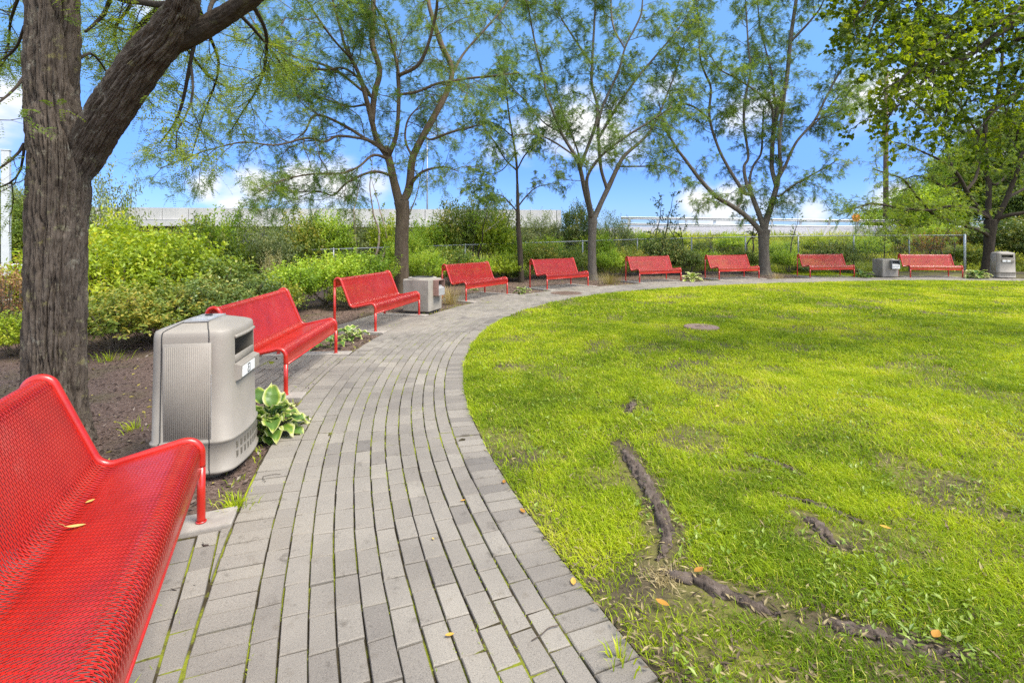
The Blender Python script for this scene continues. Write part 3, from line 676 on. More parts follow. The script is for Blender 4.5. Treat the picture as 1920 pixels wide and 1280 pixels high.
M_MAPLE = m_leaf('maple_leaf', [(0, (.05, .09, .008)), (.5, (.14, .20, .010)), (.85, (.25, .31, .014)), (1, (.36, .38, .02))], .58)

# ------------------------------------------------------------------ bark
def m_bark(name, lo, hi, lichen, sc_=9, st=.18, bst=.9):
    m, nt = mat(name); b, o = bsdf(nt, Roughness=.95); b.inputs['Specular IOR Level'].default_value = .15
    n = noise(nt, sc_, 7, .7, (1, 1, st)); r = ramp(nt, [(.3, lo), (.7, hi)]); nt.links.new(n.outputs[0], r.inputs[0])
    l = noise(nt, 13, 6, .75); rl = ramp(nt, [(.56, (0, 0, 0)), (.64, (1, 1, 1))]); nt.links.new(l.outputs[0], rl.inputs[0])
    lc_ = noise(nt, 3, 3); rc = ramp(nt, [(.4, lichen[0]), (.6, lichen[1])]); nt.links.new(lc_.outputs[0], rc.inputs[0])
    nt.links.new(mix(nt, r.outputs[0], rc.outputs[0], mixfac(nt, rl.outputs[0], .5)), b.inputs['Base Color'])
    n2_ = noise(nt, sc_ * 4, 8, .75, (1, 1, st * 1.6)); bump(nt, n2_.outputs[0], b, bst, .012); return m
M_BARK1 = m_bark('furrowed_bark', (.055, .042, .032), (.15, .12, .094), ((.32, .31, .26), (.26, .235, .075)), 16, .3, 1.0)
M_BARK2 = m_bark('brown_bark', (.075, .052, .034), (.17, .125, .085), ((.20, .18, .13), (.17, .15, .05)), 12)
M_BARK3 = m_bark('grey_bark', (.085, .07, .055), (.18, .155, .125), ((.24, .22, .18), (.20, .18, .08)), 14)
M_BARK4 = m_bark('dark_bark', (.03, .023, .017), (.075, .058, .042), ((.10, .09, .06), (.09, .09, .03)), 12)

def bark_disp(amp, fx, fz, seed):
    def f(a, P, R):
        L = np.concatenate([[0], np.cumsum(np.linalg.norm(np.diff(P, axis=0), axis=1))])
        A, Z = np.meshgrid(a, L); Rr = np.broadcast_to(R[:, None], A.shape)
        q = np.stack([np.cos(A) * Rr * fx, np.sin(A) * Rr * fx, Z * fz], -1)
        wob = fbm(q * .5, seed + 5, 2)[..., None] - .5
        n = fbm(q + wob * 1.2, seed, 3) - .5; n2_ = fbm(q * 2.3 + 9, seed + 3, 3) - .5
        fur = np.clip(np.abs(n) / .12, 0, 1) ** .55 + .4 * np.clip(np.abs(n2_) / .10, 0, 1) ** .6 - 1.4
        return amp * (fur + .12 + (fbm(q * 6, seed + 7, 2) - .5) * .8)
    return f

# ------------------------------------------------------------------ tree growing
def grow(p, d, length, rng, step=.09, wander=.22, trop=(0, 0, 0)):
    n = max(3, int(length / step) + 1); P = [np.array(p, float)]; d = nrm(d); tr = np.array(trop, float)
    for k in range(n - 1):
        d = nrm(d + rng.normal(0, wander, 3) * (step / .12) ** .5 + tr * step); P.append(P[-1] + d * length / (n - 1))
    return np.array(P)
def perp(t, rng):
    v = np.cross(t, rng.normal(size=3)); return nrm(v)
class Tree:
    def __init__(s, rng): s.rng = rng; s.wood = MB(); s.tw = MB(); s.LP = []; s.LD = []; s.ntw = 0
    def limb(s, P, R, n=10, disp=None):
        s.wood.tube(P, R, n, disp=disp, caps=True)
    def leafy(s, P, f0=.0, sp=.06, spread=.8, k=1):
        """leaf bases along polyline P from fraction f0"""
        L = np.concatenate([[0], np.cumsum(np.linalg.norm(np.diff(P, axis=0), axis=1))]); n = int(L[-1] * (1 - f0) / sp) * k
        if n < 1: return
        t = s.rng.uniform(f0, 1, n) * L[-1]
        Q = np.stack([np.interp(t, L, P[:, i]) for i in range(3)], 1); T = nrm(np.gradient(P, axis=0)); D = np.stack([np.interp(t, L, T[:, i]) for i in range(3)], 1)
        D = D * .6 + s.rng.normal(0, spread, (n, 3)); D[:, 2] -= .12; s.LP.append(Q); s.LD.append(nrm(D))
    def sprout(s, P, r0, r1, spec, lvl=0, f0=.2):
        """spec: list of dicts per level (sp, len, ang, trop, leaf)"""
        if lvl >= len(spec): return
        c = spec[lvl]; rng = s.rng
        L = np.concatenate([[0], np.cumsum(np.linalg.norm(np.diff(P, axis=0), axis=1))]); T = nrm(np.gradient(P, axis=0))
        t = L[-1] * f0 + rng.uniform(0, c['sp'])
        while t < L[-1]:
            i = min(int(np.searchsorted(L, t)), len(P) - 1); p = np.array([np.interp(t, L, P[:, k]) for k in range(3)]); tt = T[i]
            fr = t / L[-1]; a = math.radians(rng.normal(c.get('ang', 50), 12)); d = tt * math.cos(a) + perp(tt, rng) * math.sin(a)
            d = d + np.array([0, 0, c.get('up', 0)]); 
            if c.get('flat'): d[2] *= 1 - c['flat']
            ln = rng.uniform(*c['len']) * (1.1 - .55 * fr); rr = (r0 + (r1 - r0) * fr); br = min(rr * .6, c['r'] * (ln / c['len'][1]) ** .5)
            B = grow(p, d, ln, rng, c.get('step', .1), c.get('w', .2), c.get('trop', (0, 0, 0)))
            s.tw.tube(B, np.linspace(br, br * .35, len(B)), c.get('n', 4), caps=False); s.ntw += 1
            if c.get('leaf'): s.leafy(B, c.get('lf0', .15), c['leaf'], c.get('spread', .8))
            s.sprout(B, br, br * .35, spec, lvl + 1, .15)
            t += c['sp'] * rng.uniform(.6, 1.4)
    def leaves(s): return np.concatenate(s.LP), np.concatenate(s.LD)
def plimb(tree_y, pts):
    """photo polyline [(u, v, width_px[, dy])] -> world points and radii at distance tree_y + dy"""
    P, R = [], []
    for k, q in enumerate(pts):
        y = tree_y + (q[3] if len(q) > 3 else 0); P.append(px(q[0], q[1], y)); a, b = pts[max(0, k - 1)], pts[min(len(pts) - 1, k + 1)]
        up = abs(b[1] - a[1]) / max(1e-6, math.hypot(b[0] - a[0], b[1] - a[1])); wide = 1 + (math.hypot(1, (q[0] - 960) / F) - 1) * up      # a wide lens stretches uprights near the frame's sides
        R.append(q[2] / 2 * y / F / wide)
    A = smooth_poly(np.c_[np.array(P), np.array(R)], .12); return A[:, :3], A[:, 3]
def drift(pts, dy):
    """give a photo polyline a steady drift in depth"""
    n = len(pts); return [(u, v, w, dy * k / max(1, n - 1)) for k, (u, v, w) in enumerate(pts)]
def extend(P, R, rng, ln, up=.5):
    """carry a limb that leaves the frame on upwards"""
    d = nrm(P[-1] - P[-5]); B = grow(P[-1], d, ln, rng, .15, .1, (0, 0, up)); return np.vstack([P, B[1:]]), np.concatenate([R, np.linspace(R[-1], R[-1] * .3, len(B))[1:]])
SPEC_FAR = [dict(sp=.28, len=(.7, 2.1), ang=52, r=.016, trop=(0, 0, -.02), flat=.25, up=.08, w=.17, n=5, step=.14),
            dict(sp=.125, len=(.3, .95), ang=50, r=.0085, trop=(0, 0, -.24), flat=.3, w=.24, n=3, step=.12, leaf=.0245, spread=.7)]
def make_tree(label, Y, base_uvw, limbs, seed, bark, leafmat, spec, leaf, group, trunk_n=22, ext=2.6, dispamp=.012, flare=.45, extra=None):
    rng = np.random.default_rng(seed); b = px(base_uvw[0][0], base_uvw[0][1], Y); root_z = -.06
    o = thing('tree', label, 'tree', (b[0], b[1], root_z), 0, group); off_ = np.array([b[0], b[1], root_z])
    P, R = plimb(Y, base_uvw); P = np.vstack([[P[0][0], P[0][1], root_z - .05], P]) if P[0][2] > root_z else P; 
    if len(P) != len(R): R = np.concatenate([[R[0]], R])
    A = smooth_poly(np.c_[P, R], .05); P, R = A[:, :3], A[:, 3]; R = R * (1 + flare * np.exp(-(P[:, 2] - root_z) / .13))
    t = MB(); t.tube(P - off_, R, trunk_n, disp=bark_disp(dispamp, 26, 4.5, seed)); tr = t.obj('trunk', bark, o)
    T = Tree(rng); lb = []
    for q in limbs:
        up_ = True; dy = rng.uniform(-1.5, 1.5)
        if isinstance(q, tuple): q, dy = q
        dy0 = 0.0
        if lb:      # fork from the nearest wood already grown, as seen along the photo's sight line
            best = None
            for A_, R_ in lb + [(P, R)]:
                uv = np.stack([960 + F * A_[:, 0] / A_[:, 1], YH + F * (H - A_[:, 2]) / A_[:, 1]], 1); d_ = np.hypot(*(uv - np.array(q[0][:2])).T); i = int(d_.argmin())
                if best is None or d_[i] < best[0]: best = (d_[i], A_[i], R_[i])
            if best[0] < 45:
                b_ = best[1]; dy0 = b_[1] - Y; q = [(960 + F * b_[0] / b_[1], YH + F * (H - b_[2]) / b_[1], q[0][2])] + (q if best[0] > 6 else q[1:])
        LP_, LR = plimb(Y, [(u, v, w_, dy0 + d_) for (u, v, w_, d_) in drift(q, dy)])
        if q[-1][1] <= 30: LP_, LR = extend(LP_, LR, rng, ext * rng.uniform(.6, 1.2))
        lb.append((LP_, LR))
    w_ = MB()
    for LP_, LR in lb: w_.tube(LP_ - off_, LR * .88, 12, disp=bark_disp(dispamp * .35, 40, 7, seed + 2) if LR[0] > .04 else None)
    lo_ = w_.obj('limbs', bark, o)
    for LP_, LR in lb: T.sprout(LP_, LR[0], LR[-1], spec, 0, .22); T.leafy(LP_, .8, .05)
    if extra: extra(T)
    tw = MB(); tw = T.tw
    for k in range(len(tw.V)): tw.V[k] = tw.V[k] - off_.astype(np.float32)
    tw.obj('twigs', bark, lo_)
    LPt, LDt = T.leaves(); cr = MB(); leaf(cr, LPt - off_, LDt, rng); cr.obj('crown', leafmat, o, False)
    print(label[:30], 'twigs', T.ntw, 'leaves', len(LPt))
    return o
def leaf_far(n_pairs, L, ll, lw, dens=1.0):
    def f(cr, P, D, rng):
        k = rng.random(len(P)) < dens; P, D = P[k], D[k]
        t = np.clip(.45 + (fbm(P * 1.1, 77, 2) - .5) * .9 + rng.normal(0, .16, len(P)), 0, 1)
        compound(cr, P, D, L * rng.uniform(.7, 1.2, len(P)), n_pairs, ll, lw, rng, .3, t)
    return f
# ------------------------------------------------------------------ the honey locusts round the lawn
GT = 'honey locust trees behind the benches'
T2_limbs = [
 ([(750,385,21),(738,337,18),(728,293,16),(722,275,15)], .0),
 ([(728,296,13),(707,263,12),(695,217,12),(687,187,11),(673,140,9),(647,87,7),(640,60,6),(628,20,5)], -1.0),
 ([(698,228,13),(702,177,13),(712,133,12),(698,83,13),(700,40,12),(700,0,11)], .6),
 ([(728,290,11),(733,283,10),(745,240,9),(747,143,8),(735,83,6),(725,50,5),(707,17,4)], -.8),
 ([(748,143,8),(783,123,8),(803,83,7),(817,27,7),(820,0,6)], -1.1),
 ([(756,380,18),(767,353,18),(773,300,16),(787,267,15),(813,220,14),(840,167,12),(847,127,11),(827,83,12),(807,20,9),(803,0,9)], .8),
 ([(748,174,6),(783,172,6),(820,157,6),(853,152,6),(880,147,5),(923,143,5),(973,137,3)], -1.6),
 ([(807,262,5),(840,250,5),(887,237,3),(905,235,2)], -1.2),
 ([(768,350,9),(778,335,8),(797,320,6),(833,313,4),(860,322,2)], -1.3),
 ([(730,287,8),(690,263,7),(637,231,6),(591,216,5),(572,247,4),(552,262,2)], -1.4),
 ([(728,292,8),(700,266,6),(637,255,6),(609,266,5),(575,259,5),(519,272,4),(456,267,4),(403,278,3),(362,291,3),(300,316,2)], -3.2),
 ([(726,300,8),(700,291,6),(672,313,5),(637,325,4),(581,327,4),(519,341,3),(475,366,2)], -2.4),
 ([(738,330,7),(700,322,6),(653,341,5),(625,366,4),(597,359,3),(544,362,2),(500,372,2)], -1.8),
 ([(696,190,6),(675,150,6),(644,128,5),(612,131,5),(559,125,3),(530,130,2)], -1.4),
 ([(690,180,7),(678,169,6),(628,131,6),(575,112,5),(534,100,5),(500,72,4),(469,31,3),(460,0,3)], 1.6),
 ([(692,200,5),(684,197,5),(653,200,4),(612,187,4),(581,178,3),(540,180,2)], 1.8),
 ([(660,110,6),(630,80,5),(600,40,5),(575,0,4)], -1.8),
 ([(845,140,7),(870,100,5),(905,60,5),(940,20,4),(960,-10,3)], 2.0),
 ([(776,300,6),(760,262,5),(765,225,4),(785,200,3),(800,180,2)], 1.8),
]
make_tree('brown trunked tree rising behind the second bench and pale concrete bin', 13.9, [(754,553,29),(753,500,27),(753,450,26),(755,400,26),(753,378,29)], T2_limbs, 5, M_BARK2, M_LOCUST2, SPEC_FAR, leaf_far(6, .17, .046, .0155, 1.0), GT)
T3_limbs = [
 ([(1110,412,12),(1107,400,11),(1097,360,10),(1087,313,9),(1077,290,8),(1053,250,6),(1033,200,5),(1023,173,5),(1020,147,4),(1003,80,4),(990,10,3)], -1.2),
 ([(1088,315,7),(1095,295,7),(1117,233,7),(1120,200,6),(1110,160,6),(1110,127,6),(1113,67,5),(1117,0,4)], .7),
 ([(1086,312,5),(1083,283,4),(1063,233,4),(1052,200,3),(1040,150,2)], 1.6),
 ([(1108,405,11),(1107,390,10),(1103,367,9),(1102,330,7),(1130,290,6),(1173,257,5),(1220,227,4),(1260,200,2)], -1.7),
 ([(1112,415,12),(1117,403,12),(1128,378,11),(1140,353,11),(1160,310,9),(1173,290,8),(1207,260,6),(1227,233,5),(1250,180,4),(1275,110,3),(1290,60,2)], .8),
 ([(1138,358,8),(1127,317,7),(1123,273,7),(1122,233,6),(1130,200,6),(1160,133,5),(1173,87,4),(1200,33,4),(1205,0,3)], -.8),
 ([(1126,262,6),(1153,207,6),(1180,167,5),(1200,140,5),(1240,93,4),(1273,53,3),(1300,10,2)], 1.4),
 ([(1079,293,4),(1040,267,4),(1007,253,3),(967,253,2)], -1.5),
 ([(1163,312,4),(1207,312,3),(1240,310,3),(1273,323,2)], -1.4),
 ([(1053,250,4),(1020,230,3),(985,190,3),(950,150,2),(930,100,2)], 1.8),
 ([(1112,120,5),(1075,70,4),(1050,30,3),(1040,0,3)], 1.0),
 ([(1175,90,4),(1150,50,4),(1145,0,3)], 1.5),
]
make_tree('slim grey forked tree between two benches with a dry grass clump at its foot', 18.8, [(1111,525,18),(1110,490,16),(1110,450,15.5),(1111,418,17),(1111,404,17)], T3_limbs, 6, M_BARK3, M_LOCUST2, SPEC_FAR, leaf_far(6, .18, .053, .0185, 1.0), GT, dispamp=.010)
T4_limbs = [
 ([(1429,440,13),(1418,424,12),(1395,402,11),(1370,385,10),(1345,370,10),(1320,345,9),(1300,320,8),(1283,297,7),(1270,280,6),(1255,255,5),(1245,235,4),(1235,190,3)], -1.6),
 ([(1432,435,12),(1428,415,12),(1415,380,11),(1408,362,10)], .0),
 ([(1408,364,9),(1395,360,9),(1363,310,7),(1343,267,6),(1330,217,6),(1333,167,5),(1323,140,5),(1313,110,4),(1310,50,3),(1306,0,3)], -.8),
 ([(1407,362,8),(1400,345,8),(1395,313,7),(1403,293,6),(1395,233,6),(1397,187,6),(1407,133,5),(1403,87,4),(1398,0,3)], .7),
 ([(1409,362,6),(1406,335,6),(1413,310,5),(1427,287,5),(1430,240,4),(1432,200,3)], 1.5),
 ([(1385,385,6),(1390,375,6),(1391,360,5),(1398,348,4)], 1.0),
 ([(1433,432,16),(1437,413,15),(1447,383,13),(1457,345,12),(1458,330,11)], .0),
 ([(1455,350,9),(1448,320,10),(1447,300,10),(1450,250,10),(1460,200,10),(1473,160,10),(1480,100,9),(1483,67,9),(1493,0,8)], .8),
 ([(1458,340,9),(1464,315,8),(1462,290,8),(1462,250,8),(1470,190,6),(1476,140,6)], -.8),
 ([(1460,338,8),(1473,310,7),(1493,267,6),(1527,227,6),(1547,187,5),(1570,143,5),(1600,97,4),(1613,67,3),(1625,20,2)], -1.1),
 ([(1508,250,4),(1540,220,4),(1573,180,4),(1600,153,3),(1625,140,2)], 1.2),
 ([(1463,367,5),(1480,353,4),(1513,333,4),(1543,317,3),(1570,300,2)], -1.6),
 ([(1449,262,6),(1447,200,6),(1420,173,5),(1380,147,4),(1350,130,3),(1330,100,2)], -1.8),
 ([(1456,215,6),(1447,140,5),(1440,110,4),(1425,50,3),(1420,0,3)], 1.4),
 ([(1482,80,6),(1510,50,5),(1535,20,4),(1545,0,3)], -1.2),
 ([(1330,225,5),(1300,200,4),(1270,190,3),(1240,160,2)], 1.7),
 ([(1530,225,4),(1560,215,3),(1590,200,2)], -1.8),
]
make_tree('wide grey tree with a low limb to the left beside the bench nearest the fence', 21.4, [(1434,516,24),(1433,490,21),(1432,465,20),(1432,442,22),(1433,430,24)], T4_limbs, 7, M_BARK3, M_LOCUST2, SPEC_FAR, leaf_far(6, .18, .055, .019, 1.0), GT, dispamp=.012)
T5_limbs = [
 ([(1856,420,16),(1853,400,15),(1854,342,14),(1850,333,13),(1847,280,13),(1847,250,12),(1850,217,12),(1867,193,10),(1877,133,9),(1880,80,7),(1880,10,6)], .4),
 ([(1860,430,16),(1866,418,14),(1874,400,14),(1887,374,13),(1900,340,12),(1907,322,11),(1914,295,10),(1935,250,8),(1950,190,7),(1960,120,6)], -.8),
 ([(1872,410,9),(1890,404,9),(1920,399,8),(1970,390,6),(2030,380,4),(2080,385,3)], -1.6),
 ([(1890,374,8),(1905,362,7),(1930,350,7),(1990,325,5),(2040,310,3)], 1.3),
 ([(1852,410,12),(1843,399,11),(1828,382,10),(1814,361,10),(1801,336,9),(1789,320,8),(1764,301,6),(1728,284,4),(1700,272,3),(1670,265,2)], -1.4),
 ([(1814,358,8),(1826,340,8),(1832,325,7),(1838,300,6),(1826,270,5),(1810,230,4),(1800,180,3)], 1.2),
 ([(1852,445,10),(1841,434,9),(1812,424,8),(1776,413,7),(1749,401,7),(1728,378,6),(1707,353,5),(1693,336,4),(1666,326,3),(1640,318,2)], -2.4),
 ([(1852,412,9),(1841,401,8),(1820,390,7),(1780,387,6),(1747,394,6),(1707,392,5),(1674,388,5),(1637,382,4),(1599,392,2),(1570,405,2)], -3.2),
 ([(1802,340,6),(1770,350,5),(1740,335,4),(1715,330,3),(1690,340,2)], 1.6),
 ([(1870,345,6),(1885,330,6),(1870,322,5),(1858,310,4)], 1.4),
 ([(1789,320,5),(1775,280,5),(1770,240,4),(1755,200,3),(1735,160,2)], 1.8),
 ([(1850,270,6),(1820,230,5),(1795,190,4),(1780,140,4),(1770,80,3)], -1.4),
 ([(1870,190,6),(1900,150,5),(1915,90,4),(1925,20,3)], -1.8),
 ([(1705,392,4),(1690,410,3),(1665,425,2),(1640,440,1.5)], -1.3),
]
make_tree('dark spreading tree with long low limbs beside the far tan bin', 22.3, [(1851,511,27),(1853,480,23),(1855,450,23),(1857,425,27),(1858,412,28)], T5_limbs, 8, M_BARK4, M_LOCUST, [dict(SPEC_FAR[0], sp=.27, up=.25), dict(SPEC_FAR[1], sp=.17, leaf=.05, trop=(0, 0, -.1))], leaf_far(6, .19, .062, .024, 1.0), GT, dispamp=.014)
# slim sapling tree behind the fourth bench
T6_limbs = [
 ([(970,345,5),(968,300,5),(962,260,4),(955,220,4),(950,180,3),(945,140,2)], .3),
 ([(969,322,4),(948,300,3),(930,270,3),(915,250,2)], -.6), ([(972,400,3),(955,380,3),(935,365,2),(900,372,1.5)], -.7), ([(971,388,3),(985,370,3),(1005,352,2),(1030,345,1.5)], .5),
 ([(968,318,3),(985,290,3),(1005,275,2),(1020,250,1.5)], .6), ([(960,255,3),(935,235,2),(910,225,1.5)], .5), ([(966,290,3),(940,320,2),(905,330,1.5),(880,345,1)], -.6),
]
make_tree('slim dark sapling tree standing behind the bench by the manhole cover', 17.9, [(977,512,11),(975,470,10),(972,430,9),(971,390,7),(970,345,5)], T6_limbs, 9, M_BARK4, M_LOCUST2, [dict(SPEC_FAR[0], sp=.3, len=(.4, 1.1)), SPEC_FAR[1]], leaf_far(6, .17, .056, .024, 1.0), None, trunk_n=12, ext=.5, dispamp=.005, flare=.2)
for q in list(C.objects):
    if q.get('group') is None and q.get('category') == 'tree': pass

# ------------------------------------------------------------------ the big near trunk
def near_tree():
    Y = 3.83; rng = np.random.default_rng(31)
    b = px(103, 838, Y); root_z = -.05; o = thing('tree', 'thick furrowed tree trunk at the near bench, one big limb rising to the right', 'tree', (b[0], b[1], root_z)); of = np.array([b[0], b[1], root_z])
    pts = [(103,850,138),(102,800,130),(103,700,123),(104,600,122),(106,500,122),(109,400,124),(112,320,124),(106,250,116),(100,200,112),(98,120,110),(100,50,107),(100,0,106),(98,-120,104),(90,-300,96),(85,-500,80),(95,-700,60),(120,-900,40)]
    P, R = plimb(Y, pts); P[0][2] = root_z - .08
    A = smooth_poly(np.c_[P, R], .0065); P, R = A[:, :3], A[:, 3]; R = R * .97 * (1 + .34 * np.exp(-(P[:, 2] - root_z) / .2))
    n1 = int((P[:, 2] < 4.2).sum()); t = MB(); t.tube(P[:n1] - of, R[:n1], 340, disp=bark_disp(.040, 24, 2.0, 4)); tr = t.obj('trunk', M_BARK1, o)
    up = MB(); up.tube(P[n1 - 3::12] - of, R[n1 - 3::12], 24); up.obj('upper_trunk', M_BARK1, o)
    limb = [(128,372,50,.06),(150,318,70,.06),(172,268,84,.03),(202,215,88,-.04),(238,160,88,-.12),(275,108,84,-.2),(305,75,80,-.26),(330,40,74,-.32),(345,5,66,-.4),(352,-60,58,-.5),(350,-160,50,-.6),(370,-300,40,-.6),(380,-450,26,-.6)]
    LP_, LR = plimb(Y, limb); A = smooth_poly(np.c_[LP_, LR], .009); m = MB(); m.tube(A[:, :3] - of, A[:, 3] * .96, 200, disp=bark_disp(.028, 27, 2.4, 14)); lo_ = m.obj('limb', M_BARK1, o)
    fork = [(285,98,50,-.2),(320,82,46,-.22),(360,64,43,-.26),(405,40,40,-.3),(440,18,37,-.34),(475,-5,34,-.4),(540,-60,30,-.5),(640,-150,22,-.6),(720,-260,14,-.5)]
    FP, FR = plimb(Y, fork); A = smooth_poly(np.c_[FP, FR], .012); m = MB(); m.tube(A[:, :3] - of, A[:, 3], 64, disp=bark_disp(.009, 32, 5, 24)); m.obj('side_limb', M_BARK4, lo_)
    T = Tree(rng)
    sub = [[(368,66,9,-.24),(357,117,8,-.2),(345,180,7,-.1),(335,215,6,0),(322,240,4,.1),(300,268,3,.2)], [(357,117,6,-.2),(362,160,5,-.3),(355,205,4,-.4),(332,245,3,-.5),(330,285,2,-.5)],
           [(160,60,6,0),(185,38,8,.1),(202,15,9,.1),(208,-20,10,.0)], [(348,4,16,-.4),(320,8,15,-.3),(295,9,13,-.2),(262,4,12,-.1),(235,2,10,.1),(205,-8,8,.2)],
           [(45,270,8,0),(32,290,6,-.1),(10,308,5,-.2),(-30,335,4,-.3)], [(46,272,7,.2),(38,320,5,.3),(15,345,4,.4),(-30,360,3,.5)], [(46,50,8,.2),(30,90,6,.5),(5,110,5,.8),(-40,130,4,1.)],
           [(48,140,8,-.1),(25,170,6,-.2),(-10,200,5,-.4),(-50,260,3,-.6)], [(395,45,9,-.3),(392,22,9,-.2),(405,-10,9,0),(430,-60,7,.2)], [(150,110,6,.2),(170,100,5,.4),(190,120,4,.6),(215,160,3,.8)],
           [(330,40,10,.3),(350,90,7,1.2),(400,150,5,1.9),(450,170,3,2.3)], [(300,10,9,.3),(250,60,6,1.0),(225,120,4,1.5),(215,200,2,1.8)], [(440,18,9,-.3),(480,60,6,.3),(520,110,4,.8),(545,150,2,1.2)],
           [(470,0,10,-.3),(500,70,7,.4),(490,150,5,.9),(455,210,3,1.3),(430,250,2,1.5)], [(350,-40,12,.2),(390,60,8,1.),(410,130,5,1.5),(380,220,3,1.8),(360,290,2,2.)], [(245,10,8,.2),(215,60,5,.7),(230,110,4,1.),(270,160,2,1.2)], [(310,20,8,.3),(275,40,6,.8),(240,90,4,1.2),(250,150,3,1.5),(290,200,2,1.7)],
           [(40,-20,9,.3),(20,40,6,.8),(15,90,4,1.2),(-5,150,3,1.4)]]
    w_ = MB()
    for q in sub:
        SP, SR = plimb(Y, q); w_.tube(SP - of, SR, 8)
        T.sprout(SP, SR[0], SR[-1], [dict(sp=.085, len=(.25, .70), ang=55, r=.006, trop=(0, 0, -.5), flat=.2, w=.3, n=4, step=.07, leaf=.036, spread=.7), dict(sp=.12, len=(.12, .34), ang=50, r=.0025, trop=(0, 0, -.7), w=.3, n=3, step=.06, leaf=.05)], 0, .3)
        T.leafy(SP, .5, .05)
    w_.obj('boughs', M_BARK4, lo_)
    # crown overhead, out of the frame
    for P_, R_ in ((P[n1:], R[n1:]), (LP_[-9:], LR[-9:]), (FP[-6:], FR[-6:])):
        T.sprout(P_[::2], R_[0], R_[-1], [dict(sp=.28, len=(1.0, 2.6), ang=62, r=.03, up=.75, trop=(0, 0, .1), w=.16, n=5, step=.16), dict(sp=.30, len=(.4, 1.1), ang=50, r=.008, trop=(0, 0, -.2), flat=.3, w=.22, n=3, step=.13, leaf=.10)], 0, .15)
    tw = T.tw
    for k in range(len(tw.V)): tw.V[k] = tw.V[k] - of.astype(np.float32)
    tw.obj('twigs', M_BARK4, lo_)
    LPt, LDt = T.leaves(); z = H - (0 - YH) * LPt[:, 1] / F; inv = LPt[:, 2] < z + .3
    cr = MB(); t0 = lambda p: np.clip(.45 + (fbm(p * 1.5, 78, 2) - .5) * .8 + rng.normal(0, .16, len(p)), 0, 1)
    a = LPt[inv]; compound(cr, a - of, LDt[inv], .135 * rng.uniform(.7, 1.2, len(a)), 8, .026, .0095, rng, .35, t0(a))
    a = LPt[~inv]; compound(cr, a - of, LDt[~inv], .16, 3, .06, .024, rng, .35, t0(a))
    cr.obj('crown', M_LOCUST, o, False); print('near tree twigs', T.ntw, len(LPt))
near_tree()

